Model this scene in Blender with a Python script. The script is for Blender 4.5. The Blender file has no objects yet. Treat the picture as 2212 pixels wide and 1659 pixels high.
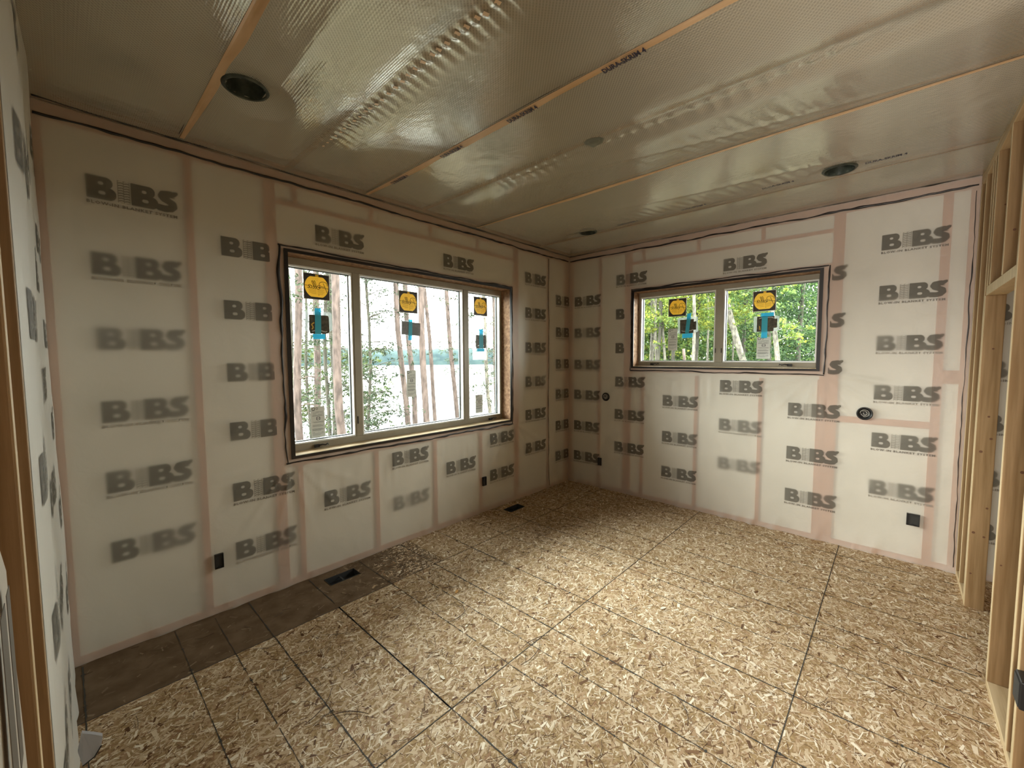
import bpy, math, random
import numpy as np
from mathutils import Vector, Matrix

random.seed(11)
rng = np.random.default_rng(11)
SC = bpy.context.scene
COL = SC.collection
PI = math.pi

# ------------------------------------------------------------------ camera
CAM = (-4.71829, -3.29905, 1.72208)
YAW, PITCH, ROLL = 0.746434693, -0.065727268, -0.00398875603
cam = bpy.data.cameras.new('camera')
cam.sensor_fit = 'HORIZONTAL'
cam.sensor_width = 36.0
cam.lens = 36.0 * 895.908 / 2212.0
cam.clip_start = 0.01
cam.clip_end = 2000
camo = bpy.data.objects.new('camera', cam)
COL.objects.link(camo)
_f = Vector((math.cos(YAW) * math.cos(PITCH), math.sin(YAW) * math.cos(PITCH), math.sin(PITCH)))
_r = Vector((math.sin(YAW), -math.cos(YAW), 0))
_u = _r.cross(_f)
_r2 = math.cos(ROLL) * _r + math.sin(ROLL) * _u
_u2 = -math.sin(ROLL) * _r + math.cos(ROLL) * _u
_m = Matrix((_r2, _u2, -_f)).transposed().to_4x4()
_m.translation = CAM
camo.matrix_world = _m
SC.camera = camo

# ------------------------------------------------------------------ world, light, exposure
SC.view_settings.view_transform = 'Standard'
SC.view_settings.look = 'None'
SC.view_settings.exposure = 0.80
SC.view_settings.gamma = 1.0
SC.view_settings.use_curve_mapping = False
SC.cycles.use_denoising = True
SC.cycles.max_bounces = 10
SC.cycles.diffuse_bounces = 5
SC.cycles.transparent_max_bounces = 24
SC.cycles.sample_clamp_indirect = 30.0
SC.cycles.caustics_reflective = False
SC.cycles.caustics_refractive = False

SKY = 18.5
world = bpy.data.worlds.new('overcast_sky')
SC.world = world
world.use_nodes = True
_bg = world.node_tree.nodes['Background']
_bg.inputs[0].default_value = (1.0, 1.0, 0.965, 1)
_bg.inputs[1].default_value = SKY


def area(name, loc, rot, sx, sy, power, color, portal=False):
    l = bpy.data.lights.new(name, 'AREA')
    l.shape = 'RECTANGLE'
    l.size, l.size_y = sx, sy
    l.energy = power
    l.color = color
    if portal:
        l.cycles.is_portal = True
    o = bpy.data.objects.new(name, l)
    COL.objects.link(o)
    o.location = loc
    o.rotation_euler = rot
    return o


area('window_portal', (-2.38, 0.20, 1.74), (-PI / 2, 0, 0), 2.4, 1.5, 1, (1, 1, 1), True)
area('window_portal', (0.20, -1.855, 2.05), (0, PI / 2, 0), 0.9, 1.8, 1, (1, 1, 1), True)
# added fill lamps, standing in for daylight of unseen rooms behind the camera
area('hall_fill', (-5.9, -3.45, 1.5), (0, -PI / 2, 0), 1.9, .9, 95, (1.0, 0.95, 0.87))
area('closet_fill', (-3.4, -4.55, 1.5), (PI / 2, 0, 0), 2.6, 2.0, .8, (1.0, 0.92, 0.80))

# ------------------------------------------------------------------ dimensions
H = 3.055       # ceiling film
L = 4.779       # west film at x = -L
W = 3.713       # stud wall (room face) at y = -W
W1 = (-3.57, -1.19, 0.985, 2.49)    # clear opening, north window  x0 x1 z0 z1
W2 = (-2.765, -0.95, 1.60, 2.49)    # east window                  y0 y1 z0 z1


# ------------------------------------------------------------------ helpers
class MB:
    def __init__(s):
        s.v = []; s.f = []

    def box(s, x0, y0, z0, x1, y1, z1):
        if x0 > x1: x0, x1 = x1, x0
        if y0 > y1: y0, y1 = y1, y0
        if z0 > z1: z0, z1 = z1, z0
        b = len(s.v)
        s.v += [(x0, y0, z0), (x1, y0, z0), (x1, y1, z0), (x0, y1, z0), (x0, y0, z1), (x1, y0, z1), (x1, y1, z1), (x0, y1, z1)]
        s.f += [tuple(b + i for i in q) for q in ((3, 2, 1, 0), (4, 5, 6, 7), (0, 1, 5, 4), (1, 2, 6, 5), (2, 3, 7, 6), (3, 0, 4, 7))]
        return s

    def tube(s, pts, rad, n=8, cap=True):
        pts = [Vector(p) for p in pts]
        if not hasattr(rad, '__len__'): rad = [rad] * len(pts)
        b = len(s.v)
        up = None
        for i, p in enumerate(pts):
            t = (pts[min(i + 1, len(pts) - 1)] - pts[max(i - 1, 0)]).normalized()
            if up is None:
                up = Vector((0, 0, 1)) if abs(t.z) < .9 else Vector((1, 0, 0))
            a = t.cross(up).normalized()
            c = a.cross(t).normalized()
            up = c
            for k in range(n):
                w = 2 * PI * k / n
                s.v.append(tuple(p + a * (math.cos(w) * rad[i]) + c * (math.sin(w) * rad[i])))
        for i in range(len(pts) - 1):
            for k in range(n):
                k2 = (k + 1) % n
                s.f.append((b + i * n + k, b + i * n + k2, b + (i + 1) * n + k2, b + (i + 1) * n + k))
        if cap:
            s.f.append(tuple(b + k for k in range(n))[::-1])
            s.f.append(tuple(b + (len(pts) - 1) * n + k for k in range(n)))
        return s

    def lathe(s, prof, cx, cy, cz, axis='z', n=28):
        # prof: list of (r, h); revolved about axis through (cx,cy,cz)
        b = len(s.v)
        for r, h in prof:
            for k in range(n):
                w = 2 * PI * k / n
                a, c = r * math.cos(w), r * math.sin(w)
                s.v.append({'z': (cx + a, cy + c, cz + h), 'x': (cx + h, cy + a, cz + c), 'y': (cx + a, cy + h, cz + c)}[axis])
        for i in range(len(prof) - 1):
            for k in range(n):
                k2 = (k + 1) % n
                s.f.append((b + i * n + k, b + i * n + k2, b + (i + 1) * n + k2, b + (i + 1) * n + k))
        return s

    def poly(s, pts):
        b = len(s.v)
        s.v += [tuple(p) for p in pts]
        s.f.append(tuple(range(b, b + len(pts))))
        return s

    def build(s, name, mat, parent=None, smooth=False, bevel=0, loc=None):
        me = bpy.data.meshes.new(name)
        v = s.v
        if loc is not None:
            v = [(a[0] - loc[0], a[1] - loc[1], a[2] - loc[2]) for a in v]
        me.from_pydata(v, [], s.f)
        me.materials.append(mat)
        if smooth:
            me.polygons.foreach_set('use_smooth', [True] * len(me.polygons))
        me.update()
        o = bpy.data.objects.new(name, me)
        COL.objects.link(o)
        if loc is not None: o.location = loc
        if parent is not None: o.parent = parent
        if bevel:
            m = o.modifiers.new('bevel', 'BEVEL')
            m.width = bevel; m.segments = 2; m.limit_method = 'ANGLE'
        return o


def np_mesh(name, verts, quads, mat, parent=None, smooth=False, attr=None, n=4):
    me = bpy.data.meshes.new(name)
    verts = np.asarray(verts, dtype=np.float32); quads = np.asarray(quads, dtype=np.int32)
    me.vertices.add(len(verts)); me.vertices.foreach_set('co', verts.ravel())
    me.loops.add(quads.size); me.loops.foreach_set('vertex_index', quads.ravel())
    me.polygons.add(len(quads))
    me.polygons.foreach_set('loop_start', np.arange(0, quads.size, n, dtype=np.int32))
    me.polygons.foreach_set('loop_total', np.full(len(quads), n, dtype=np.int32))
    me.materials.append(mat)
    if smooth: me.polygons.foreach_set('use_smooth', np.ones(len(quads), dtype=bool))
    me.update(calc_edges=True)
    if attr:
        for k, val in attr.items():
            a = me.attributes.new(k, 'FLOAT', 'POINT')
            a.data.foreach_set('value', np.asarray(val, dtype=np.float32).ravel())
    me.validate()
    o = bpy.data.objects.new(name, me)
    COL.objects.link(o)
    if parent is not None: o.parent = parent
    return o


def tag(o, label=None, cat=None, group=None, kind=None):
    if label: o['label'] = label
    if cat: o['category'] = cat
    if group: o['group'] = group
    if kind: o['kind'] = kind
    return o


def empty(name, loc=(0, 0, 0)):
    o = bpy.data.objects.new(name, None)
    COL.objects.link(o)
    o.location = loc
    o.empty_display_size = .1
    return o


def under(o, parent):
    "parent o keeping its world place (parents are only translated)"
    o.parent = parent
    o.location = Vector(o.location) - parent.location
    return o


def vnoise(x, y, seed=0):
    "smooth value noise, vectorised"
    x = np.asarray(x, float); y = np.asarray(y, float)
    xi = np.floor(x).astype(np.int64); yi = np.floor(y).astype(np.int64)
    fx = x - xi; fy = y - yi
    fx = fx * fx * (3 - 2 * fx); fy = fy * fy * (3 - 2 * fy)

    def h(a, b):
        n = (a * 374761393 + b * 668265263 + seed * 974711) & 0x7fffffff
        n = ((n ^ (n >> 13)) * 1274126177) & 0x7fffffff
        n = n ^ (n >> 16)
        return (n & 0xffff) / 65535.0
    return (h(xi, yi) * (1 - fx) + h(xi + 1, yi) * fx) * (1 - fy) + (h(xi, yi + 1) * (1 - fx) + h(xi + 1, yi + 1) * fx) * fy


# ------------------------------------------------------------------ materials
def new_mat(name):
    m = bpy.data.materials.new(name)
    m.use_nodes = True
    nt = m.node_tree
    return m, nt, nt.nodes['Principled BSDF'], nt.nodes['Material Output']


def mat_plain(name, c, rough=.6, metal=0, spec=.5):
    m, nt, p, out = new_mat(name)
    p.inputs['Base Color'].default_value = (*c, 1)
    p.inputs['Roughness'].default_value = rough
    p.inputs['Metallic'].default_value = metal
    p.inputs['Specular IOR Level'].default_value = spec
    return m


def N(nt, t, **kw):
    n = nt.nodes.new(t)
    for k, v in kw.items():
        setattr(n, k, v)
    return n


def mat_noise(name, c1, c2, scale=(8, 8, 8), rough=.7, detail=6, bump=0.1, bscale=None, spec=.3, lo=.35, hi=.65, c3=None):
    m, nt, p, out = new_mat(name)
    tc = N(nt, 'ShaderNodeTexCoord'); mp = N(nt, 'ShaderNodeMapping')
    mp.inputs['Scale'].default_value = scale
    geo = N(nt, 'ShaderNodeNewGeometry')
    nt.links.new(geo.outputs['Position'], mp.inputs['Vector'])
    nz = N(nt, 'ShaderNodeTexNoise'); nz.inputs['Scale'].default_value = 1; nz.inputs['Detail'].default_value = detail
    nt.links.new(mp.outputs[0], nz.inputs['Vector'])
    cr = N(nt, 'ShaderNodeValToRGB')
    cr.color_ramp.elements[0].position = lo; cr.color_ramp.elements[0].color = (*c1, 1)
    cr.color_ramp.elements[1].position = hi; cr.color_ramp.elements[1].color = (*c2, 1)
    if c3:
        e = cr.color_ramp.elements.new((lo + hi) / 2); e.color = (*c3, 1)
    nt.links.new(nz.outputs['Fac'], cr.inputs[0])
    nt.links.new(cr.outputs[0], p.inputs['Base Color'])
    p.inputs['Roughness'].default_value = rough
    p.inputs['Specular IOR Level'].default_value = spec
    if bump:
        b = N(nt, 'ShaderNodeBump'); b.inputs['Strength'].default_value = bump; b.inputs['Distance'].default_value = .01
        nt.links.new(nz.outputs['Fac'], b.inputs['Height']); nt.links.new(b.outputs[0], p.inputs['Normal'])
    return m


def film_mat(name, color, opac, rough, spec, bumps, sheen=0, metal=0, scrim=False):
    "plastic film: lets what lies behind it show through"
    m, nt, p, out = new_mat(name)
    p.inputs['Base Color'].default_value = (*color, 1)
    p.inputs['Roughness'].default_value = rough
    p.inputs['Specular IOR Level'].default_value = spec
    p.inputs['Metallic'].default_value = metal
    tr = N(nt, 'ShaderNodeBsdfTransparent'); mix = N(nt, 'ShaderNodeMixShader')
    tr.inputs[0].default_value = (.97, .95, .92, 1)
    mix.inputs[0].default_value = opac
    nt.links.new(tr.outputs[0], mix.inputs[1]); nt.links.new(p.outputs[0], mix.inputs[2])
    nt.links.new(mix.outputs[0], out.inputs['Surface'])
    geo = N(nt, 'ShaderNodeNewGeometry')
    if scrim:       # fine reinforcing strings laid in a net, a touch paler than the film
        fac = None
        for ang, sc_, k in ((.80, 26.0, .55), (-.80, 26.0, .30)):
            mp = N(nt, 'ShaderNodeMapping'); mp.inputs['Rotation'].default_value = (0, 0, ang); mp.inputs['Scale'].default_value = (sc_,) * 3
            nt.links.new(geo.outputs['Position'], mp.inputs[0])
            t = N(nt, 'ShaderNodeTexWave'); t.inputs['Scale'].default_value = 1; t.inputs['Distortion'].default_value = .0
            nt.links.new(mp.outputs[0], t.inputs['Vector'])
            pw = N(nt, 'ShaderNodeMath', operation='POWER'); pw.inputs[1].default_value = 2.0
            mu = N(nt, 'ShaderNodeMath', operation='MULTIPLY'); mu.inputs[1].default_value = k
            nt.links.new(t.outputs['Fac'], pw.inputs[0]); nt.links.new(pw.outputs[0], mu.inputs[0])
            if fac is None: fac = mu
            else:
                ad = N(nt, 'ShaderNodeMath', operation='MAXIMUM'); nt.links.new(fac.outputs[0], ad.inputs[0]); nt.links.new(mu.outputs[0], ad.inputs[1]); fac = ad
        mc = N(nt, 'ShaderNodeMix', data_type='RGBA')
        mc.inputs['A'].default_value = (color[0] * .66, color[1] * .66, color[2] * .66, 1); mc.inputs['B'].default_value = (min(1, color[0] * 1.25), min(1, color[1] * 1.25), min(1, color[2] * 1.25), 1)
        nt.links.new(fac.outputs[0], mc.inputs['Factor']); nt.links.new(mc.outputs['Result'], p.inputs['Base Color'])
    prev = None
    for kind, scale, strength, dist in bumps:
        mp = N(nt, 'ShaderNodeMapping'); mp.inputs['Scale'].default_value = scale if hasattr(scale, '__len__') else (scale,) * 3
        nt.links.new(geo.outputs['Position'], mp.inputs[0])
        if kind == 'noise':
            t = N(nt, 'ShaderNodeTexNoise'); t.inputs['Scale'].default_value = 1; t.inputs['Detail'].default_value = 4; t.inputs['Distortion'].default_value = .6
            o = t.outputs['Fac']
        else:
            t = N(nt, 'ShaderNodeTexWave'); t.inputs['Scale'].default_value = 1; t.bands_direction = kind
            o = t.outputs['Fac']
        nt.links.new(mp.outputs[0], t.inputs['Vector'])
        b = N(nt, 'ShaderNodeBump'); b.inputs['Strength'].default_value = strength; b.inputs['Distance'].default_value = dist
        nt.links.new(o, b.inputs['Height'])
        if prev: nt.links.new(prev.outputs[0], b.inputs['Normal'])
        prev = b
    if prev: nt.links.new(prev.outputs[0], p.inputs['Normal'])
    return m


def mat_attr_alpha(name, color, attr='ink', gain=1.0, rough=.6):
    "flat print: ink over nothing, amount read from the print's own attribute"
    m, nt, p, out = new_mat(name)
    p.inputs['Base Color'].default_value = (*color, 1); p.inputs['Roughness'].default_value = rough
    p.inputs['Specular IOR Level'].default_value = .2
    a = N(nt, 'ShaderNodeAttribute', attribute_name=attr)
    mu = N(nt, 'ShaderNodeMath', operation='MULTIPLY', use_clamp=True); mu.inputs[1].default_value = gain
    nt.links.new(a.outputs['Fac'], mu.inputs[0])
    tr = N(nt, 'ShaderNodeBsdfTransparent'); mix = N(nt, 'ShaderNodeMixShader')
    nt.links.new(mu.outputs[0], mix.inputs[0]); nt.links.new(tr.outputs[0], mix.inputs[1]); nt.links.new(p.outputs[0], mix.inputs[2])
    nt.links.new(mix.outputs[0], out.inputs['Surface'])
    return m


def mat_ramp_attr(name, attr, stops, rough=.7, transl=0, spec=.3, bump=0, noise=0):
    m, nt, p, out = new_mat(name)
    a = N(nt, 'ShaderNodeAttribute', attribute_name=attr)
    cr = N(nt, 'ShaderNodeValToRGB')
    while len(cr.color_ramp.elements) < len(stops): cr.color_ramp.elements.new(.5)
    for e, (pos, c) in zip(cr.color_ramp.elements, stops):
        e.position = pos; e.color = (*c, 1)
    src = a.outputs['Fac']
    if noise:
        geo = N(nt, 'ShaderNodeNewGeometry')
        nz = N(nt, 'ShaderNodeTexNoise'); nz.inputs['Scale'].default_value = 260; nz.inputs['Detail'].default_value = 2
        nt.links.new(geo.outputs['Position'], nz.inputs['Vector'])
        ma = N(nt, 'ShaderNodeMath', operation='MULTIPLY_ADD'); ma.inputs[1].default_value = noise; ma.inputs[2].default_value = -noise / 2
        ad = N(nt, 'ShaderNodeMath', operation='ADD')
        nt.links.new(nz.outputs['Fac'], ma.inputs[0]); nt.links.new(ma.outputs[0], ad.inputs[0]); nt.links.new(src, ad.inputs[1])
        src = ad.outputs[0]
    nt.links.new(src, cr.inputs[0])
    nt.links.new(cr.outputs[0], p.inputs['Base Color'])
    p.inputs['Roughness'].default_value = rough; p.inputs['Specular IOR Level'].default_value = spec
    if transl:
        t = N(nt, 'ShaderNodeBsdfTranslucent'); mix = N(nt, 'ShaderNodeMixShader'); mix.inputs[0].default_value = transl
        nt.links.new(cr.outputs[0], t.inputs[0]); nt.links.new(p.outputs[0], mix.inputs[1]); nt.links.new(t.outputs[0], mix.inputs[2])
        nt.links.new(mix.outputs[0], out.inputs['Surface'])
    return m


def mat_thin(name, c, transl=.5, transp=0.0, rough=.5, tc=None):
    "thin sheet lit from behind: diffuse + translucent, with some clear transmission"
    m, nt, p, out = new_mat(name)
    p.inputs['Base Color'].default_value = (*c, 1); p.inputs['Roughness'].default_value = rough
    t = N(nt, 'ShaderNodeBsdfTranslucent'); t.inputs[0].default_value = (*c, 1)
    mix = N(nt, 'ShaderNodeMixShader'); mix.inputs[0].default_value = transl
    nt.links.new(p.outputs[0], mix.inputs[1]); nt.links.new(t.outputs[0], mix.inputs[2])
    last = mix
    if transp:
        tr = N(nt, 'ShaderNodeBsdfTransparent'); tr.inputs[0].default_value = (*(tc or (1, 1, 1)), 1)
        m2 = N(nt, 'ShaderNodeMixShader'); m2.inputs[0].default_value = transp
        nt.links.new(mix.outputs[0], m2.inputs[1]); nt.links.new(tr.outputs[0], m2.inputs[2])
        last = m2
    nt.links.new(last.outputs[0], out.inputs['Surface'])
    return m


def glass_mat():
    m, nt, p, out = new_mat('window_glass')
    tr = N(nt, 'ShaderNodeBsdfTransparent'); tr.inputs[0].default_value = (.93, .96, .94, 1)
    gl = N(nt, 'ShaderNodeBsdfGlossy'); gl.inputs['Roughness'].default_value = .02
    fr = N(nt, 'ShaderNodeFresnel'); fr.inputs[0].default_value = 1.3
    mix = N(nt, 'ShaderNodeMixShader')
    nt.links.new(fr.outputs[0], mix.inputs[0]); nt.links.new(tr.outputs[0], mix.inputs[1]); nt.links.new(gl.outputs[0], mix.inputs[2])
    nt.links.new(mix.outputs[0], out.inputs['Surface'])
    return m


M = {}
M['film'] = film_mat('white_poly_film', (.80, .785, .735), .38, .36, .5, [('noise', 9, .22, .02), ('noise', 60, .12, .004)])
M['film_bright'] = film_mat('white_poly_film_west', (.78, .77, .72), .85, .45, .4, [('noise', (3, 9, 2), .35, .02)])
M['ceil_film'] = film_mat('scrim_film', (.84, .79, .68), .72, .16, .9,
                          [('noise', 2.2, .35, .03), ('noise', (40, 14, 20), .35, .0035), ('X', (26, 26, 26), .5, .0006)], metal=.42, scrim=True)
M['insul'] = mat_noise('insulation', (.76, .735, .66), (.84, .81, .735), (5, 5, 5), .9, bump=.3)
M['insul_ceil'] = mat_noise('ceiling_insulation', (.62, .58, .50), (.72, .68, .60), (3, 3, 3), .9, bump=.2)
M['stud_behind'] = mat_noise('stud_behind_film', (.52, .26, .14), (.64, .35, .21), (14, 14, 2.0), .7, bump=.1)
M['joist'] = mat_noise('joist_wood', (.52, .30, .13), (.66, .41, .20), (20, 2, 14), .7, bump=.1)
M['gather'] = mat_plain('gathered_film', (.80, .62, .44), .35)
M['tight'] = mat_noise('film_tight_on_wood', (.58, .37, .19), (.74, .52, .32), (20, 3, 14), .35, bump=.1, spec=.6)
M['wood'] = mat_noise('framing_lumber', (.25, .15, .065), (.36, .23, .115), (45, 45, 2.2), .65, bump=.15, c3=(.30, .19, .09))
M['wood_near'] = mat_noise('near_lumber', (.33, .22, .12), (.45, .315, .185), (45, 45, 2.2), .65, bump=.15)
M['wood_pale'] = mat_noise('pale_lumber_lit_edge', (.56, .43, .25), (.68, .54, .34), (45, 45, 2.2), .6, bump=.1)  # pale wood of the header; on stud edges it holds the light they catch
M['wood_flat'] = mat_noise('framing_lumber_flat', (.50, .36, .20), (.68, .53, .33), (2.2, 45, 45), .65, bump=.1)
M['knot'] = mat_plain('knot', (.14, .06, .025), .6)
M['osb_edge'] = mat_noise('buck_osb', (.20, .105, .055), (.42, .25, .14), (30, 30, 30), .75, bump=.3, c3=(.30, .17, .09))
M['sealant'] = mat_plain('black_sealant', (.012, .009, .008), .35, 0, .5)
M['frame'] = mat_noise('window_frame_tan', (.30, .265, .20), (.34, .305, .235), (6, 6, 6), .45, bump=0)
M['sash'] = mat_plain('sash_skylit_white', (.82, .83, .80), .4)  # white puts the sky's grazing light on the reveals into the colour
M['gasket'] = mat_plain('dark_gasket', (.10, .12, .13), .5)
M['glass'] = glass_mat()
M['black'] = mat_plain('black_plastic', (.012, .012, .013), .4)
M['dark'] = mat_plain('dark_inside', (.03, .03, .028), .7)
M['can'] = mat_noise('can_grey_green', (.035, .042, .035), (.085, .10, .08), (20, 20, 20), .35, bump=0)
M['can_lamp'] = mat_plain('can_socket', (.22, .23, .19), .4, .3)
M['wire'] = mat_plain('white_cable', (.55, .52, .46), .5)
M['ink'] = mat_attr_alpha('printed_ink', (.135, .125, .105), gain=.84)
M['ink_text'] = mat_plain('ink_text', (.15, .135, .115), .6)
M['ink_text_soft'] = mat_plain('ink_text_soft', (.30, .275, .235), .6)
M['ink_blue'] = mat_plain('blue_black_ink', (.035, .03, .06), .5)
M['st_dark'] = mat_thin('sticker_dark', (.06, .045, .035), .12)
M['st_white'] = mat_thin('sticker_white', (.75, .75, .70), .09)
M['st_yellow'] = mat_thin('sticker_yellow', (.98, .76, .13), .16)
M['st_tab'] = mat_plain('sticker_tab', (.85, .55, .05), .5)
M['st_line'] = mat_thin('sticker_print_ochre', (.45, .27, .02), .03)
M['st_black'] = mat_plain('sticker_black', (.012, .01, .008), .5)
M['label'] = mat_thin('label_paper', (.66, .67, .62), .075)
M['label_ink'] = mat_plain('label_ink', (.06, .06, .06), .6)
M['label_grey'] = mat_plain('label_grey_ink', (.15, .16, .15), .6)
M['bag'] = mat_thin('clear_bag', (.50, .55, .56), .12, .58)
M['card'] = mat_noise('packet_card', (.045, .04, .028), (.11, .095, .06), (40, 40, 40), .45, bump=0)
M['card_grey'] = mat_noise('packet_sheet', (.16, .16, .155), (.22, .22, .21), (50, 50, 50), .5, bump=0)
M['tape'] = mat_thin('blue_tape', (.07, .55, .68), .12, .22, tc=(.12, .62, .85))
M['gold'] = mat_plain('gold_piece', (.7, .42, .05), .4)
M['shine'] = mat_plain('clear_rod', (.7, .72, .68), .2)
M['trunk_pine'] = mat_noise('pine_bark', (.022, .015, .0125), (.062, .044, .038), (16, 16, 5), .9, bump=.6)
M['trunk_dark'] = mat_noise('dark_bark', (.012, .012, .008), (.034, .03, .022), (16, 16, 5), .9, bump=.5)
M['trunk_pale'] = mat_noise('birch_bark', (.026, .023, .018), (.095, .088, .07), (18, 18, 9), .85, bump=.4)
M['needles'] = mat_ramp_attr('pine_needles', 'tint', [(0, (.005, .010, .005)), (.5, (.015, .027, .010)), (1, (.045, .062, .014))], transl=.3)
M['leaves'] = mat_ramp_attr('broad_leaves', 'tint', [(0, (.007, .017, .008)), (.4, (.028, .060, .018)), (.75, (.075, .115, .02)), (1, (.15, .165, .022))], transl=.45)
M['ground'] = mat_noise('forest_ground', (.02, .018, .01), (.05, .045, .025), (1, 1, 1), .95)
M['water'] = mat_noise('lake_water', (.03, .04, .045), (.04, .05, .055), (.2, .6, 1), .45, bump=.2, spec=.8)
M['shore'] = mat_noise('hazy_far_trees', (.005, .014, .017), (.018, .032, .032), (.12, .12, .3), .95, bump=.6)  # bluish tone holds the haze over the lake
M['osb'] = mat_noise('osb_base', (.30, .19, .09), (.47, .33, .17), (60, 60, 60), .75, bump=.3, spec=.15)
M['osb_dark'] = mat_noise('osb_brown_edge_strip', (.125, .08, .045), (.19, .13, .08), (9, 9, 9), .7, bump=.1, spec=.15)  # darker and browner than the other sheets
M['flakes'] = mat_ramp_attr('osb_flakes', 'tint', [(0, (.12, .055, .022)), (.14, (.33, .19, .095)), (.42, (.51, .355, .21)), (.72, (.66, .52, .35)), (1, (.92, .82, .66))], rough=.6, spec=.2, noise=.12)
M['flakes_dark'] = mat_ramp_attr('osb_flakes_brown', 'tint', [(0, (.11, .07, .04)), (.5, (.19, .13, .08)), (1, (.30, .23, .15))], rough=.7, spec=.15)  # darker flakes for the dark brown sheet
M['line'] = mat_plain('line_print', (.05, .045, .037), .8)
M['needle_dry'] = mat_plain('dry_needle', (.09, .045, .02), .6)
M['twig'] = mat_plain('dry_twig', (.06, .03, .018), .7)
M['chip'] = mat_plain('wood_chip', (.82, .76, .62), .6)
M['chip_orange'] = mat_plain('wood_chip_orange', (.55, .28, .07), .6)
M['scrap'] = mat_thin('plastic_scrap', (.62, .62, .66), .3)
M['duct'] = mat_plain('duct_metal', (.09, .095, .10), .45, .6)

# ------------------------------------------------------------------ floor
HOLES = [(-3.43, -3.19, -.235, -.115), (-1.43, -1.19, -.235, -.115)]
floor = MB().box(-6.5, -4.7, -.30, .18, .18, -.05).build('floor', M['dark'])
tag(floor, 'subfloor base under the strand board sheets', 'floor', kind='structure')
GAP = .0022
SHEETS = []      # x0,x1,y0,y1,style
ys = [.0, -.548, -1.768, -2.988, -4.208, -4.7]
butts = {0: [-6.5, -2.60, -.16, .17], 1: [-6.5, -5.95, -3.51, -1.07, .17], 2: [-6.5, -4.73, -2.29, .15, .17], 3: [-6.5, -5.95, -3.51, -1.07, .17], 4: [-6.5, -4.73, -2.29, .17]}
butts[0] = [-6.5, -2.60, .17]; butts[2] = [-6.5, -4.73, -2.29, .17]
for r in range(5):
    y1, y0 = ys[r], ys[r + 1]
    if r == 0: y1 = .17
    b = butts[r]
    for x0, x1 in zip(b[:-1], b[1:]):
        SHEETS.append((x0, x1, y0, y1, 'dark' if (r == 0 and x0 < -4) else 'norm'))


def in_hole(x, y, m=0.0):
    k = np.zeros(len(x), bool)
    for a, b, c, d in HOLES:
        k |= (x > a - m) & (x < b + m) & (y > c - m) & (y < d + m)
    return k


def flakes(x0, x1, y0, y1, dens, sheet, style):
    vx0 = max(x0, -5.0); vx1 = min(x1, .0); vy1 = min(y1, 0.0)
    n = int((vx1 - vx0) * (vy1 - y0) * dens)
    cx = rng.uniform(vx0, vx1, n); cy = rng.uniform(y0, vy1, n)
    big = rng.random(n) ** 1.7
    ln = .010 + .056 * big * rng.uniform(.5, 1.1, n)
    wd = (.0014 + .0072 * rng.random(n) ** 2.0) * (.6 + .8 * big)
    ang = np.where(rng.random(n) < .6, rng.normal(0.25, .75, n), rng.uniform(-PI / 2, PI / 2, n))
    ux, uy = np.cos(ang), np.sin(ang)
    slim = rng.random(n) < .16
    wd = np.where(slim, .0009 + .0012 * rng.random(n), wd); ln = np.where(slim, .02 + .04 * rng.random(n), ln)
    q = np.zeros((n, 4, 3))
    for k, (a, b) in enumerate(((-1, -1), (1, -1), (1, 1), (-1, 1))):
        ja = a * (1 + rng.uniform(-.28, .28, n)); jb = b * (1 + rng.uniform(-.6, .1, n))
        q[:, k, 0] = cx + ux * ln * ja * .5 * 1.0 - uy * wd * jb * .5 * 2
        q[:, k, 1] = cy + uy * ln * ja * .5 * 1.0 + ux * wd * jb * .5 * 2
    q[:, :, 0] = np.clip(q[:, :, 0], x0 + GAP, x1 - GAP)
    q[:, :, 1] = np.clip(q[:, :, 1], y0 + GAP, y1 - GAP)
    q[:, :, 2] = (rng.random(n) * .0009 + .0001)[:, None]
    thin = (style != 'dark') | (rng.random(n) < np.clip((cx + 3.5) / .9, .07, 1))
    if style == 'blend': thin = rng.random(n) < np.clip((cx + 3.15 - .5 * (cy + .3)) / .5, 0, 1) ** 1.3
    keep = thin & ~(in_hole(q[:, 0, 0], q[:, 0, 1]) | in_hole(q[:, 2, 0], q[:, 2, 1]) | in_hole(cx, cy))
    q = q[keep]; slim = slim[keep]; n = len(q)
    t = np.clip(rng.normal(.54, .25, n) + .20 * (rng.random(n) > .88) - .40 * (rng.random(n) > .93), 0, 1)
    t = np.where(slim, np.where(rng.random(n) < .62, .10 * rng.random(n), .9 + .1 * rng.random(n)), t)
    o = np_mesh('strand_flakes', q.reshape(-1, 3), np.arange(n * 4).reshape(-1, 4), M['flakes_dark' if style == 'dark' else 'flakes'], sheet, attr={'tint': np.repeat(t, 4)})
    o['kind'] = 'stuff'
    return o


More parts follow.
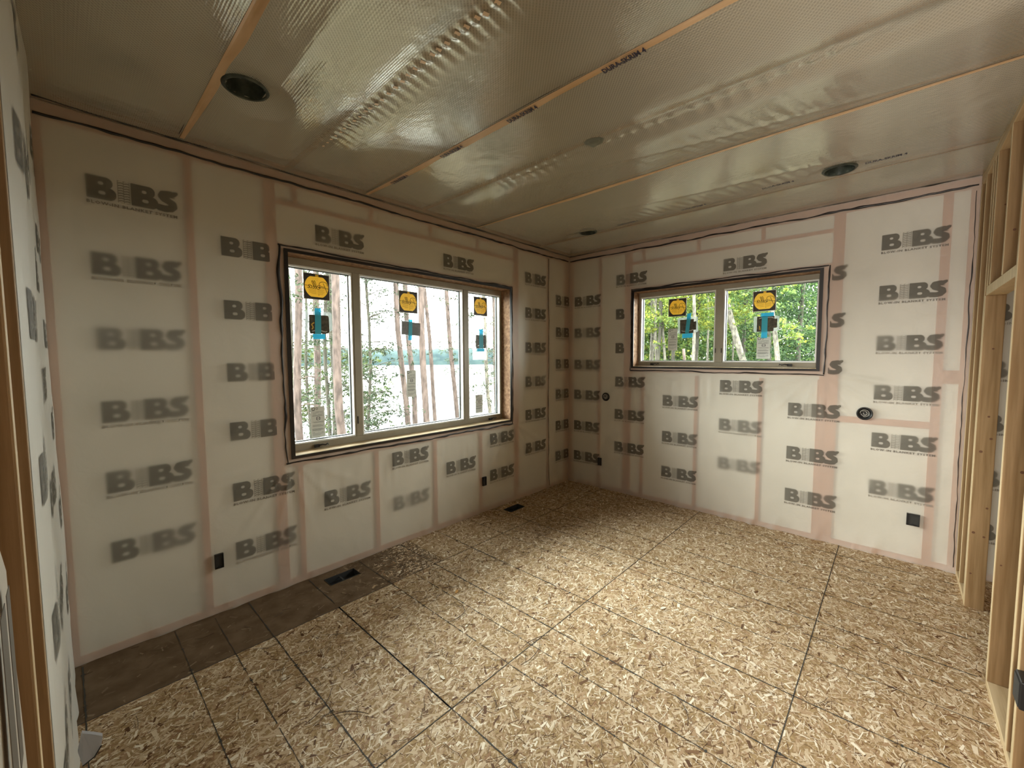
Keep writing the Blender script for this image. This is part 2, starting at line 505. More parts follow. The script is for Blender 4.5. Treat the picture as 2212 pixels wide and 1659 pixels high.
for x0, x1, y0, y1, st in SHEETS:
    mb = MB()
    xs_ = [x0 + GAP / 2, x1 - GAP / 2]; ys_ = [y0 + GAP / 2, y1 - GAP / 2]
    hh = [h for h in HOLES if h[0] > x0 and h[1] < x1 and h[2] > y0 and h[3] < y1]
    if not hh:
        mb.box(xs_[0], ys_[0], -.018, xs_[1], ys_[1], 0)
    else:
        cur = xs_[0]
        for a, b, c, d in hh:
            mb.box(cur, ys_[0], -.018, a, ys_[1], 0)
            mb.box(a, ys_[0], -.018, b, c, 0); mb.box(a, d, -.018, b, ys_[1], 0)
            cur = b
        mb.box(cur, ys_[0], -.018, xs_[1], ys_[1], 0)
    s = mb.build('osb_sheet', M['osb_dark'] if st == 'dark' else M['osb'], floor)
    if st == 'dark': s['label'] = 'dark brown strand board strip along the window wall'
    if y1 > -4.0 and x1 > -4.9:
        near = 3100
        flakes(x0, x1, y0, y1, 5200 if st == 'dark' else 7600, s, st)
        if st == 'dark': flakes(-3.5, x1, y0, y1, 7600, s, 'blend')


def rough_line(x0, y0, x1, y1, w, z=.0016, step=.03, gaps=.025, jit=.0012):
    mb = MB(); n = max(2, int(math.hypot(x1 - x0, y1 - y0) / step))
    dx, dy = (x1 - x0) / n, (y1 - y0) / n
    l = math.hypot(dx, dy); nx, ny = -dy / l, dx / l
    pj, pw = 0, w
    for i in range(n):
        j = random.uniform(-jit, jit); ww = w * random.uniform(.35, 1.25)
        if random.random() > gaps:
            a = (x0 + dx * i, y0 + dy * i); b = (x0 + dx * (i + 1), y0 + dy * (i + 1))
            mb.poly([(a[0] + nx * (pj - pw / 2), a[1] + ny * (pj - pw / 2), z), (b[0] + nx * (j - ww / 2), b[1] + ny * (j - ww / 2), z),
                     (b[0] + nx * (j + ww / 2), b[1] + ny * (j + ww / 2), z), (a[0] + nx * (pj + pw / 2), a[1] + ny * (pj + pw / 2), z)])
            if random.random() < .10:      # smudge / nail head on the line
                cx, cy = a; rr = random.uniform(.003, .007)
                mb.poly([(cx + rr * math.cos(t * PI / 3) * 1.6, cy + rr * math.sin(t * PI / 3), z + .0001) for t in range(6)])
        pj, pw = j, ww
    return mb


for k in range(12):
    x = -4.73 + .4067 * k
    if x > -.05: break
    strong = (k % 3 != 1)
    rough_line(x, -.03, x, -3.69, .0074 if strong else .0045).build('chalk_line', M['line'], floor)['kind'] = 'stuff'
for x in (-4.12, -2.90, -1.68, -.46):
    rough_line(x, -.03, x, -3.69, .0048, gaps=.08).build('chalk_line', M['line'], floor)['kind'] = 'stuff'
# bold butt joint between the first two full sheets
MB().box(-3.5145, -1.766, .0004, -3.5080, -.55, .0016).build('open_joint', M['black'], floor)
for y, gp in ((-.548, .0), (-1.768, .0), (-2.988, .0)):
    MB().box(-4.77, y - .0022, .0004, -.01, y + .0022, .0016).build('tongue_joint', M['line'], floor)

# floor register openings with duct boots
for i, (a, b, c, d) in enumerate(HOLES):
    root = empty('floor_register', ((a + b) / 2, (c + d) / 2, 0))
    tag(root, ['dark floor duct opening under the left end of the big three-pane window',
               'dark floor duct opening beyond the outlet, near the far corner'][i], 'register', 'floor duct openings')
    mb = MB(); t = .0025
    mb.box(a + .001, c + .001, -.045, a + t, d - .001, .004).box(b - t, c + .001, -.045, b - .001, d - .001, .004)
    mb.box(a + t, c + .001, -.045, b - t, c + t, .004).box(a + t, d - t, -.045, b - t, d - .001, .004)
    under(mb.build('duct_boot', M['duct']), root)
    under(MB().box(a + t, c + t, -.046, b - t, d - t, -.043).build('duct_bottom', M['black']), root)
    under(MB().box((a + b) / 2 - .006, c + t, -.02, (a + b) / 2 + .006, d - t, -.016).build('damper_bar', M['duct']), root)

# ------------------------------------------------------------------ walls: shells
def wall_shell(name, ax, u0, u1, z0, z1, d0, d1, op, label):
    "box wall with an opening; ax='y' runs along x at depth y"
    mb = MB()

    def bx(ua, ub, za, zb):
        if ax == 'y': mb.box(ua, d0, za, ub, d1, zb)
        else: mb.box(d0, ua, za, d1, ub, zb)
    if op:
        a, b, c, d = op
        bx(u0, a, z0, z1); bx(b, u1, z0, z1); bx(a, b, z0, c); bx(a, b, d, z1)
    else:
        bx(u0, u1, z0, z1)
    o = mb.build(name, M['insul'])
    return tag(o, label, 'wall', kind='structure')


BK = .018
o1 = (W1[0] - BK, W1[1] + BK, W1[2] - BK, W1[3] + BK)
o2 = (W2[0] - BK, W2[1] + BK, W2[2] - BK, W2[3] + BK)
wall_n = wall_shell('wall_north', 'y', -L - .14, .22, -.05, 3.30, .016, .22, o1, 'film-covered wall with the large three-pane window')
wall_e = wall_shell('wall_east', 'x', -4.7, .016, -.05, 3.30, .016, .22, o2, 'film-covered wall with the small two-pane window')
wall_w = wall_shell('wall_west', 'x', -1.900, .016, 0, 3.30, -L - .14, -L - .016, None, 'film-covered wall at the edge of the picture, seen edge-on')
tag(MB().box(-6.5, -4.7, 0, -6.4, .016, 3.3).build('wall_hall', M['insul']), 'hall wall behind the doorway', 'wall', kind='structure')
tag(MB().box(-6.5, -4.78, 0, .18, -4.68, 3.3).build('wall_closet', M['wood']), 'wooden back wall of the closet behind the studs', 'wall', kind='structure')
tag(MB().box(-L - .14, -4.68, 0, -L - .02, -W - .09, 3.2).build('wall_closet_light_block', M['wood']), 'unseen closet end wall, added to keep hall light out', 'wall', kind='structure')  # added out of view so the hall lamp does not reach the closet
tag(MB().box(-6.5, .016, 0, -L - .14, .18, 3.3).build('wall_hall_end', M['insul']), 'hall end wall', 'wall', kind='structure')


MB().box(-L - .16, -3.15, 0, -L - .142, .016, 3.3).build('back_panel', M['wood'], wall_w)


def grid_mesh(name, us, vs, pos, mat, parent, drop=None, smooth=True):
    us = np.asarray(us); vs = np.asarray(vs)
    U, V = np.meshgrid(us, vs, indexing='ij')
    P = pos(U, V)
    nu, nv = len(us), len(vs)
    idx = np.arange(nu * nv).reshape(nu, nv)
    q = np.stack([idx[:-1, :-1], idx[1:, :-1], idx[1:, 1:], idx[:-1, 1:]], -1).reshape(-1, 4)
    if drop is not None:
        cu = ((us[:-1] + us[1:]) / 2)[:, None] + 0 * vs[None, :-1]
        cv = ((vs[:-1] + vs[1:]) / 2)[None, :] + 0 * us[:-1, None]
        q = q[~drop(cu, cv).reshape(-1)]
    return np_mesh(name, P.reshape(-1, 3), q, mat, parent, smooth)


def steps(a, b, st, extra=()):
    s = list(np.linspace(a, b, int(round((b - a) / st)) + 1))
    s = [x for x in s if all(abs(x - e) > st * .35 for e in extra)] + list(extra)
    return np.array(sorted(s))


def disp(u, z, seed, win, studs):
    "how far the film stands off the framing (into the room)"
    d = .003 + .0025 * vnoise(u * 3, z * 2.2, seed) + .0012 * vnoise(u * 11, z * 7, seed + 1)
    low = np.clip((.30 - z) / .30, 0, 1)
    d = d + low ** 1.5 * ((.012 if seed == 3 else .036) * vnoise(u * 15 + .5 * np.sin(z * 9), z * 4, seed + 2) ** 2 + .004) + (np.clip((.6 - z) / .6, 0, 1)) * .006 * vnoise(u * 8, z * 2, seed + 6)
    foot = np.clip((.05 - z) / .05, 0, 1)
    d = d + foot * (.004 if seed == 3 else .012) * vnoise(u * 9, z * 0, seed + 4)
    a, b, c, e = win
    # creases fanning from the lower window corners
    for cu in (a, b):
        r = np.hypot(u - cu, z - c) + 1e-3
        th = np.arctan2(z - c, u - cu)
        d = d + .009 * np.exp(-((r - .30) / .28) ** 2) * np.maximum(0, np.sin(th * 15 + seed)) ** 3 * (z < c)
    m = np.exp(-((z - (c - .22)) / .14) ** 2) * ((u > a) & (u < b))
    d = d + .010 * m * vnoise(u * 26, z * 3, seed + 3) ** 2
    # pulled tight and pinned onto the framing
    return d


wx = (W1[0] - .02, W1[1] + .02, W1[2] - .02, W1[3] + .02)
wy = (W2[0] - .02, W2[1] + .02, W2[2] - .02, W2[3] + .02)
dn = lambda u, z: disp(u, z, 3, wx, None)
de = lambda u, z: disp(u, z, 8, wy, None)
fn = grid_mesh('plastic_film', steps(-L + .002, -.004, .02, wx[:2]), steps(.004, H - .004, .02, wx[2:]), lambda U, V: np.stack([U, -dn(U, V), V], -1), M['film'], wall_n,
               drop=lambda u, v: (u > wx[0]) & (u < wx[1]) & (v > wx[2]) & (v < wx[3]))
fe = grid_mesh('plastic_film', steps(-4.6, -.004, .02, wy[:2]), steps(.004, H - .004, .02, wy[2:]), lambda U, V: np.stack([-de(U, V), U, V], -1), M['film'], wall_e,
               drop=lambda u, v: (u > wy[0]) & (u < wy[1]) & (v > wy[2]) & (v < wy[3]))


def dw(u, z):
    d = .003 + .012 * vnoise(u * 2.3, z * 1.3, 21) + .006 * vnoise(u * 5, z * 5, 22)
    low = np.clip((.5 - z) / .5, 0, 1)
    d = d + low * (.014 * vnoise(u * 11, z * 4, 23))
    k = np.clip((u + 1.90) / .30, 0, 1)
    return .0016 + d * (k * k * (3 - 2 * k))


fw = grid_mesh('plastic_film', steps(-1.90, -.012, .02), steps(.004, H - .004, .02), lambda U, V: np.stack([-L + dw(U, V), U, V], -1), M['film_bright'], wall_w)
# second sheet on the same wall, nearer, its free edge hanging over the framing
def fw2pos(U, V):
    edge = -2.66 - .045 * np.sin(V * 3.1) - .02 * vnoise(V * 7, V * 0, 5) - np.clip(V - 1.50, 0, 9) * 1.2
    y = edge + (U) * .60
    return np.stack([-L + .006 + .010 * vnoise(U * 6, V * 4, 31), y, V], -1)
MB_f2 = grid_mesh('loose_film', np.linspace(-1, 0, 30), steps(.004, 1.80, .03), fw2pos, M['film_bright'], wall_w)


def stud(name, parent, ax, u0, u1, z0, z1, mat='stud_behind', d0=.001, d1=.0155):
    mb = MB()
    if ax == 'y': mb.box(u0, d0, z0, u1, d1, z1)
    else: mb.box(d0, u0, z0, d1, u1, z1)
    return mb.build(name, M[mat], parent)


zt = H - .004
# north framing behind the film
for a, b, z0, z1 in [(-4.775, -4.735, .04, 2.97), (-4.150, -4.112, .04, 2.97), (-3.705, -3.632, .04, 2.97), (-1.105, -1.032, .04, 2.97), (-.475, -.437, .04, 2.97), (-.085, -.006, .04, 2.97),
                     (-3.545, -3.510, .04, .90), (-2.915, -2.878, .04, .90), (-2.288, -2.250, .04, .90), (-1.672, -1.635, .04, .90)]:
    stud('stud', wall_n, 'y', a, b, z0, z1)
for a in ((-3.632, -3.592, .93, 2.55), (-1.170, -1.105, .93, 2.55)): stud('trimmer', wall_n, 'y', *a)
stud('sill_plate', wall_n, 'y', -3.592, -1.170, .905, .962); stud('header_foot', wall_n, 'y', -3.592, -1.170, 2.512, 2.545)
for a in ((-2.845, -2.787, 1.50, 2.55), (-.928, -.915, 1.50, 2.55)): stud('trimmer', wall_e, 'x', *a)
stud('sill_plate', wall_e, 'x', -2.787, -.928, 1.535, 1.578); stud('header_foot', wall_e, 'x', -2.787, -.928, 2.512, 2.545)
stud('header_edge', wall_n, 'y', -3.632, -1.105, 2.828, 2.858)
for a in (-3.515, -2.905, -2.290, -1.690):
    stud('cripple', wall_n, 'y', a, a + .032, 2.858, 2.97)
stud('top_plate', wall_n, 'y', -4.77, -.006, 2.97, zt + .0)
stud('bottom_plate', wall_n, 'y', -4.77, -.006, .0, .040)
# east framing
for a, b, z0, z1 in [(-.055, -.006, .04, 2.97), (-.492, -.458, .04, 2.97), (-.915, -.825, .04, 2.97), (-2.925, -2.845, .04, 2.97), (-2.845, -2.775, .04, 1.50),
                     (-3.575, -3.520, .04, 2.97), (-3.713, -3.665, .04, 2.97), (-4.3, -4.26, .04, 2.97),
                     (-1.085, -1.050, .04, 1.50), (-1.712, -1.678, .04, 1.50), (-2.335, -2.302, .04, 1.50)]:
    stud('stud', wall_e, 'x', a, b, z0, z1)
stud('header_edge', wall_e, 'x', -2.845, -.915, 2.820, 2.850)
for a in (-1.075, -1.700, -2.310):
    stud('cripple', wall_e, 'x', a, a + .032, 2.850, 2.97)
stud('block', wall_e, 'x', -3.52, -2.925, 1.125, 1.180)
stud('block', wall_e, 'x', -3.665, -3.575, 1.495, 1.600)
stud('top_plate', wall_e, 'x', -4.3, -.006, 2.97, zt)
stud('bottom_plate', wall_e, 'x', -4.3, -.006, .0, .040)

# ------------------------------------------------------------------ printed logos
def seg_dist(X, Y, pts):
    d = np.full(X.shape, 9.0)
    for (ax, ay), (bx, by) in zip(pts[:-1], pts[1:]):
        vx, vy = bx - ax, by - ay
        t = np.clip(((X - ax) * vx + (Y - ay) * vy) / (vx * vx + vy * vy + 1e-12), 0, 1)
        d = np.minimum(d, np.hypot(X - ax - t * vx, Y - ay - t * vy))
    return d


def rrect(X, Y, x0, y0, x1, y1, r):
    qx = np.abs(X - (x0 + x1) / 2) - (x1 - x0) / 2 + r
    qy = np.abs(Y - (y0 + y1) / 2) - (y1 - y0) / 2 + r
    return np.hypot(np.maximum(qx, 0), np.maximum(qy, 0)) + np.minimum(np.maximum(qx, qy), 0) - r


def bibs_ink(nu=132, nv=46, ss=3):
    "coverage of the BIBS wordmark over a .40 x .135 field (units of 1/.135)"
    au = np.linspace(0, 2.963, nu * ss); av = np.linspace(0, 1, nv * ss)
    X, Y = np.meshgrid(au, av, indexing='ij')
    ink = np.zeros(X.shape)

    def letB(x):
        d = np.minimum(rrect(X, Y, x, .03, x + .50, .97, .04), 9)
        d = np.minimum(d, rrect(X, Y, x + .05, .50, x + .80, .97, .22))
        d = np.minimum(d, rrect(X, Y, x + .05, .03, x + .90, .56, .25))
        c = np.minimum(rrect(X, Y, x + .36, .635, x + .52, .76, .055), rrect(X, Y, x + .36, .245, x + .57, .385, .065))
        return (d < 0) & (c > 0)
    ink[letB(.0)] = 1
    ink[letB(1.36)] = 1
    # vertical hatch of little strands standing for the I
    cell = (X > .94) & (X < 1.33) & (Y > .04) & (Y < .96)
    wav = np.sin((Y * 9.5 + .10 * np.sin(X * 34)) * 2 * PI)
    ink[cell & (wav > .15)] = .75
    for xb in (.95, 1.13, 1.32):
        ink[(np.abs(X - xb) < .012) & (Y > .04) & (Y < .96)] = .7
    S = [(2.93, .93), (2.80, .84), (2.62, .83), (2.45, .80), (2.40, .70), (2.47, .60), (2.62, .53), (2.76, .44), (2.78, .32), (2.68, .21), (2.50, .17), (2.30, .19)]
    dS = seg_dist(X, Y, S)
    th = np.where(X > 2.74, np.where(Y > .72, .055 + (2.96 - X) * .35, .15), .148)
    ink[dS < th] = 1
    k = ink.reshape(nu, ss, nv, ss).mean((1, 3))
    return k


INK = bibs_ink()


def blur(a, s):
    if s < .3: return a
    r = int(s * 3) + 1
    k = np.exp(-.5 * (np.arange(-r, r + 1) / s) ** 2); k /= k.sum()
    p = np.pad(a, ((r, r), (r, r)))
    p = np.apply_along_axis(lambda m: np.convolve(m, k, 'same'), 0, p)
    p = np.apply_along_axis(lambda m: np.convolve(m, k, 'same'), 1, p)
    return p[r:-r, r:-r]


PAD = 8
INKP = np.pad(INK, ((PAD, PAD), (PAD, PAD)))
BL = {s: blur(INKP, s) for s in (0, 2.0, 4.0)}
NU, NV = INKP.shape
DU = .400 / 132; DV = .135 / 46
_cap_me = {}


def caption_mesh(soft=False):
    if soft not in _cap_me:
        c = bpy.data.curves.new('caption', 'FONT')
        c.body = 'BLOW-IN BLANKET SYSTEM'
        c.size = .0235; c.space_character = 1.18; c.offset = .0007; c.resolution_u = 1
        o = bpy.data.objects.new('caption_src', c); COL.objects.link(o)
        dg = bpy.context.evaluated_depsgraph_get()
        me = bpy.data.meshes.new_from_object(o.evaluated_get(dg))
        bpy.data.objects.remove(o)
        xs = [v.co.x for v in me.vertices]
        w = max(xs) - min(xs)
        for v in me.vertices: v.co.x = (v.co.x - min(xs)) * .392 / w
        me.materials.clear(); me.materials.append(M['ink_text_soft' if soft else 'ink_text'])
        _cap_me[soft] = me
    return _cap_me[soft]


def logo(wall, side, u, ztop, sharp=0, clip=None, seed=0, gain=1.0, caption=True):
    "one printed BIBS mark; side n: x grows to the right, e: y shrinks to the right, w: y grows to the right"
    I, J = np.meshgrid(np.arange(NU), np.arange(NV), indexing='ij')
    t = (I / NU)
    # part of a print is softer where the film stands off the batt behind it
    wob = vnoise(t * 2.2 + seed * 3.1, J / NV * 1.3 + seed, 77)
    s = np.clip(sharp + (wob - .5) * 1.6, 0, 2)
    a = np.where(s < 1, BL[0] * (1 - s) + BL[2.0] * s, BL[2.0] * (2 - s) + BL[4.0] * (s - 1))
    a = a * gain * (.88 - .16 * s)
    du = (I - PAD + .5) * DU
    zz = ztop - .135 + (J - PAD + .5) * DV
    # slight print slack
    if side == 'n':
        uu = u + du; d = dn(uu, zz) + .0022
        P = np.stack([uu, -d, zz], -1); cu = uu
    elif side == 'e':
        uu = u - du; d = de(uu, zz) + .0022
        P = np.stack([-d, uu, zz], -1); cu = uu
    else:
        uu = u + du; d = dw(uu, zz) + .0022
        P = np.stack([-L + d, uu, zz], -1); cu = uu
    idx = np.arange(NU * NV).reshape(NU, NV)
    q = np.stack([idx[:-1, :-1], idx[1:, :-1], idx[1:, 1:], idx[:-1, 1:]], -1)
    am = np.maximum(np.maximum(a[:-1, :-1], a[1:, 1:]), np.maximum(a[1:, :-1], a[:-1, 1:]))
    keep = am > .015
    if clip is not None:
        k = clip(cu[:-1, :-1], zz[:-1, :-1]); keep &= ~k
    lim = (cu < -.012) & (cu > (-L + .01 if side == 'n' else -9))
    keep &= lim[:-1, :-1]
    q = q[keep]
    if len(q) == 0: return
    used = np.unique(q); remap = np.full(NU * NV, -1); remap[used] = np.arange(len(used))
    o = np_mesh('printed_logo', P.reshape(-1, 3)[used], remap[q], M['ink'], wall, attr={'ink': a.reshape(-1)[used]})
    if caption and clip is None and sharp < 1.2:
        me = caption_mesh()
        me = caption_mesh(sharp > .45)
        c = bpy.data.objects.new('logo_caption', me); COL.objects.link(c); c.parent = o
        z = ztop - .158
        me2 = me.copy(); c.data = me2
        vx = np.empty(len(me2.vertices) * 3, dtype=np.float32); me2.vertices.foreach_get('co', vx); vx = vx.reshape(-1, 3)
        zz2 = z + vx[:, 1]
        if side == 'n': P2 = np.stack([u + vx[:, 0], -(dn(u + vx[:, 0], zz2) + .0026), zz2], -1)
        elif side == 'e': P2 = np.stack([-(de(u - vx[:, 0], zz2) + .0026), u - vx[:, 0], zz2], -1)
        else: P2 = np.stack([-L + dw(u + vx[:, 0], zz2) + .0026, u + vx[:, 0], zz2], -1)
        me2.vertices.foreach_set('co', P2.astype(np.float32).ravel()); me2.update()
    return o


clip_n = lambda u, z: ((u > -3.685) & (u < -1.12) & (z > .9) & (z < 2.56))
clip_e = lambda u, z: ((u < -.825) & (u > -2.845) & (z > 1.5) & (z < 2.56))
EV = [2.737, 2.319, 1.900, 1.483, 1.074, .662]
OD = [2.528, 2.111, 1.691, 1.288, .868, .456]
soft_n = {(0, 0): .3, (0, 1): .8, (0, 2): 1.5, (0, 3): 1.1, (0, 4): 1.0, (0, 5): 1.3, (1, 2): .8, (1, 5): .9, (4, 5): 0, (3, 5): 1.6, (6, 2): .9, (6, 3): 1.0, (6, 1): .3}
for i in range(8):
    u = -4.585 + .6112 * i
    for k, z in enumerate(EV if i % 2 == 0 else OD):
        clip = None
        if u + .4 > -3.685 and u < -1.12 and .9 < z < 2.66: clip = clip_n
        if clip and u > -3.685 and u + .4 < -1.12 and z < 2.56 and z - .135 > .9: continue
        logo(wall_n, 'n', u, z, soft_n.get((i, k), .15), clip, seed=i * 7 + k)
soft_e = {(0, 1): .9, (0, 2): 1.0, (0, 3): .9, (0, 4): .3, (1, 3): .7, (3, 3): .1, (3, 4): .8, (3, 5): 1.7, (5, 2): .8, (5, 3): .5, (5, 5): .7}
for i in range(7):
    u = -.095 - .6150 * i
    for k, z in enumerate(OD if i % 2 == 0 else EV):
        clip = None
        if u - .4 < -.825 and u > -2.845 and 1.5 < z < 2.66: clip = clip_e
        if clip and u < -.825 and u - .4 > -2.845 and z < 2.56 and z - .135 > 1.5: continue
        logo(wall_e, 'e', u, z - .01, soft_e.get((i, k), .15), clip, seed=50 + i * 7 + k)
for i in range(3):
    u = -.53 - .6112 * i
    for k, z in enumerate(EV if i % 2 == 0 else OD):
        logo(wall_w, 'w', u, z, .1, (lambda a, b: a < -99), seed=90 + i * 7 + k, gain=1.15, caption=False)
# bold print on the loose near sheet
for z in (1.36, .95):
    for a, b in ((0, .035), (.05, .075)):
        MB().box(-L + .0175, -2.80 + a, z, -L + .018, -2.80 + b, z + .16).build('printed_block', M['ink_text'], wall_w)

# ------------------------------------------------------------------ black sealant beads
def bead(parent, fn_, u0, v0, u1, v1, r=.0058, wob=.007, seed=0, lump=.4, step=.018):
    n = max(3, int(math.hypot(u1 - u0, v1 - v0) / step))
    t = np.linspace(0, 1, n)
    L_ = math.hypot(u1 - u0, v1 - v0); nu, nv = -(v1 - v0) / L_, (u1 - u0) / L_
    w = (vnoise(t * L_ * 5, t * 0, seed) - .5) * 2 * wob + (vnoise(t * L_ * 17, t * 0, seed + 1) - .5) * wob * .7
    rr = r * (1 + lump * 2 * (vnoise(t * L_ * 14, t * 0, seed + 2) - .5) + lump * 2.2 * np.clip(vnoise(t * L_ * 5, t * 0, seed + 3) - .72, 0, 1) * 3)
    pts = [fn_(u0 + (u1 - u0) * a + nu * b, v0 + (v1 - v0) * a + nv * b) for a, b in zip(t, w)]
    return MB().tube(pts, list(rr), 6).build('sealant_bead', M['sealant'], parent, smooth=True)


def PN(u, v): return (u, -float(dn(np.array(u), np.array(v))) - .001, v)
def PE(u, v): return (-float(de(np.array(u), np.array(v))) - .001, u, v)


# window outlines on the film
ob = (-3.628, -1.148, .932, 2.536)
bead(wall_n, PN, ob[0], ob[3], ob[1], ob[3] - .018, seed=1)
bead(wall_n, PN, ob[1], ob[3] - .018, ob[1], ob[2], seed=2)
bead(wall_n, PN, ob[1], ob[2], ob[0], ob[2] - .004, seed=3, wob=.010, r=.0075)
bead(wall_n, PN, ob[0] + .002, ob[2], ob[0], ob[3], seed=4, wob=.011, r=.0070, lump=.6)
oe = (-2.822, -.915, 1.548, 2.530)
bead(wall_e, PE, oe[1], oe[3] - .006, oe[0], oe[3], seed=5)
bead(wall_e, PE, oe[0], oe[3], oe[0], oe[2], seed=6)
bead(wall_e, PE, oe[0], oe[2], oe[1], oe[2], seed=7, wob=.007)
bead(wall_e, PE, oe[1], oe[2], oe[1], oe[3], seed=8, wob=.005)
# wall/ceiling joint
bead(wall_n, PN, -L + .02, 2.988, -.03, 2.992, r=.0068, wob=.008, seed=9)
bead(wall_e, PE, -.02, 2.992, -3.70, 2.985, r=.0068, wob=.008, seed=10)
bead(wall_n, PN, -.462, 2.96, -.455, .03, r=.0028, wob=.010, seed=11)

# ------------------------------------------------------------------ ceiling
ceiling = MB().box(-6.5, -4.78, 3.20, .18, .18, 3.30).build('ceiling', M['dark'])
tag(ceiling, 'ceiling wrapped in shiny string-reinforced vapour film', 'ceiling', kind='structure')
TIGHT = [-4.155, -2.960, -1.745, -.700]
PUCK = [-3.565, -2.425]
CANS = [(-4.035, -.885, .092), (-.822, -.814, .085), (-.868, -2.945, .092)]


def cd(U, V):
    "sag of the ceiling film below its fixing plane"
    d = np.zeros(U.shape)
    edges = [-L] + TIGHT + [0.0]
    for a, b in zip(edges[:-1], edges[1:]):
        m = (U >= a) & (U <= b)
        t = (U - a) / (b - a)
        d = np.where(m, np.sin(np.clip(t, 0, 1) * PI) ** 1.0 * (.030 + .045 * vnoise(V * 1.1, U * 0 + a, 40)) * min(1, (b - a)), d)
    amp = np.clip(-V / .35, 0, 1) * np.clip((V + 4.4) / .5, 0, 1)
    d = d * amp
    ph = 0
    for i, x in enumerate(PUCK):
        lo, hi = ((-2.6, -.6), (-3.35, -.9))[i]
        env = np.clip((V - lo) / .3, 0, 1) * np.clip((hi - V) / .5, 0, 1)
        per = (.062, .085)[i]
        r = np.exp(-((U - x) / .020) ** 2)
        ruff = (.5 + .5 * np.sin(V / per * 2 * PI + 2.2 * vnoise(V * 6, V * 0, 60 + i))) ** 2
        d = d * (1 - .5 * np.exp(-((U - x) / .09) ** 2)) + env * (r * (.006 + .009 * ruff) + .004 * np.exp(-((U - x - .05) / .04) ** 2) * ruff)
    for cx, cy, r in CANS:
        q = np.clip((np.hypot(U - cx, V - cy) - r) / .12, 0, 1)
        d = d * q
    for cx, cy, ang, ln in ((-3.95, -1.3, 0, 1.0), (-2.02, -2.5, .22, 1.6), (-1.25, -2.4, .16, 1.4)):
        t = np.clip(1 - np.abs(V - cy) / ln, 0, 1)
        d = d + .007 * t * np.exp(-((U - cx + ang * (V - cy)) / .03) ** 2)
    for sx, sy in ((-1.1, -2.6), (-1.05, -1.7), (-2.0, -2.6)):
        t = np.exp(-((U - sx) / .16) ** 2 - ((V - sy) / .45) ** 2)
        d = d + .003 * t * np.sin(V * 75 + U * 18) + .003 * t
    return d + .001


cf = grid_mesh('ceiling_film', steps(-L + .004, -.004, .013), steps(-4.6, -.004, .013), lambda U, V: np.stack([U, V, H - cd(U, V)], -1), M['ceil_film'], ceiling,
               drop=lambda u, v: (np.hypot(u - CANS[0][0], v - CANS[0][1]) < .085) | (np.hypot(u - CANS[1][0], v - CANS[1][1]) < .078) | (np.hypot(u - CANS[2][0], v - CANS[2][1]) < .085))
for x in TIGHT + PUCK + [-.09]:
    w = .022 if x in TIGHT else .016
    MB().box(x - w, -4.6, H + .0005, x + w, -.002, H + .0155).build('joist', M['joist'], ceiling)
MB().box(-4.77, -4.6, H + .0005, -4.70, -.002, H + .0155).build('joist', M['joist'], ceiling)
MB().box(-4.70, -.085, H + .0005, -.002, -.002, H + .0150).build('plate_edge', M['stud_behind'], ceiling)
MB().box(-.075, -4.6, H + .0005, -.002, -.086, H + .0150).build('plate_edge', M['stud_behind'], ceiling)
# strips where the film lies tight on the wood and the wood shows clear
for x, w, ya in ((-4.150, .020, -3.4), (-2.948, .022, -4.5), (-1.738, .015, -3.7), (-.702, .004, -3.7)):
    n_ = 60; n_ = 260; yy = np.linspace(ya, -.06, n_); ww = w * (.75 + .5 * vnoise(yy * 4, yy * 0, 71)) * np.clip(.45 + .55 * (-yy) / .9, 0, 1)
    mb = MB()
    m_ = 5
    for j in range(m_):
        xs_ = x - w + 2 * ww * j / (m_ - 1)
        zs_ = H - cd(xs_, yy) - .0016
        mb.v += [(float(a), float(y), float(c)) for a, y, c in zip(xs_, yy, zs_)]
    mb.f = [(j * n_ + k, j * n_ + k + 1, (j + 1) * n_ + k + 1, (j + 1) * n_ + k) for j in range(m_ - 1) for k in range(n_ - 1)]
    mb.build('tight_strip', M['tight'], ceiling)
g_ = MB()
for k in range(30):
    y = -.66 - .058 * k + random.uniform(-.008, .008); q = .007 + .008 * min(1, k / 20); x = -3.565 + random.uniform(-.003, .003)
    z = H - float(cd(np.array(x), np.array(y))) - .0022
    g_.poly([(x - q, y - .006, z), (x + q * .6, y - .013, z), (x + q, y + .004, z), (x - q * .5, y + .012, z)])
g_.build('gather_marks', M['gather'], ceiling)['kind'] = 'stuff'
# lapped film edges beside the joists, their shadow line drawn as a black bead
for x, r in ((-4.155 - .024, .0028), (-2.960 - .024, .0030), (-1.745 - .020, .0026), (-.690, .0012)):
    bead(ceiling, lambda u, v: (v, u, H - .001), -3.69 if x != -4.179 else -3.2, x, -.10, x, r=r, wob=.003, seed=int(-x * 10), lump=.1).name = 'film_lap_shadow'
bead(ceiling, lambda u, v: (u, v, H - .002), -L + .02, -.034, -.03, -.030, r=.0055, wob=.008, seed=31)
bead(ceiling, lambda u, v: (v, u, H - .002), -.03, -.032, -3.70, -.034, r=.0055, wob=.007, seed=32)


def ceiling_text(x, y, ln, txt='DURA-SKRIM 4'):
    c = bpy.data.curves.new('film_print', 'FONT'); c.body = txt; c.size = .05; c.offset = .0016; c.resolution_u = 2
    o = bpy.data.objects.new('tmp', c); COL.objects.link(o)
    me = bpy.data.meshes.new_from_object(o.evaluated_get(bpy.context.evaluated_depsgraph_get()))
    bpy.data.objects.remove(o)
    xs = [v.co.x for v in me.vertices]; k = ln / (max(xs) - min(xs)); x0 = min(xs)
    for v in me.vertices: v.co.x = (v.co.x - x0) * k; v.co.y *= .95
    me.materials.clear(); me.materials.append(M['ink_blue'])
    return me


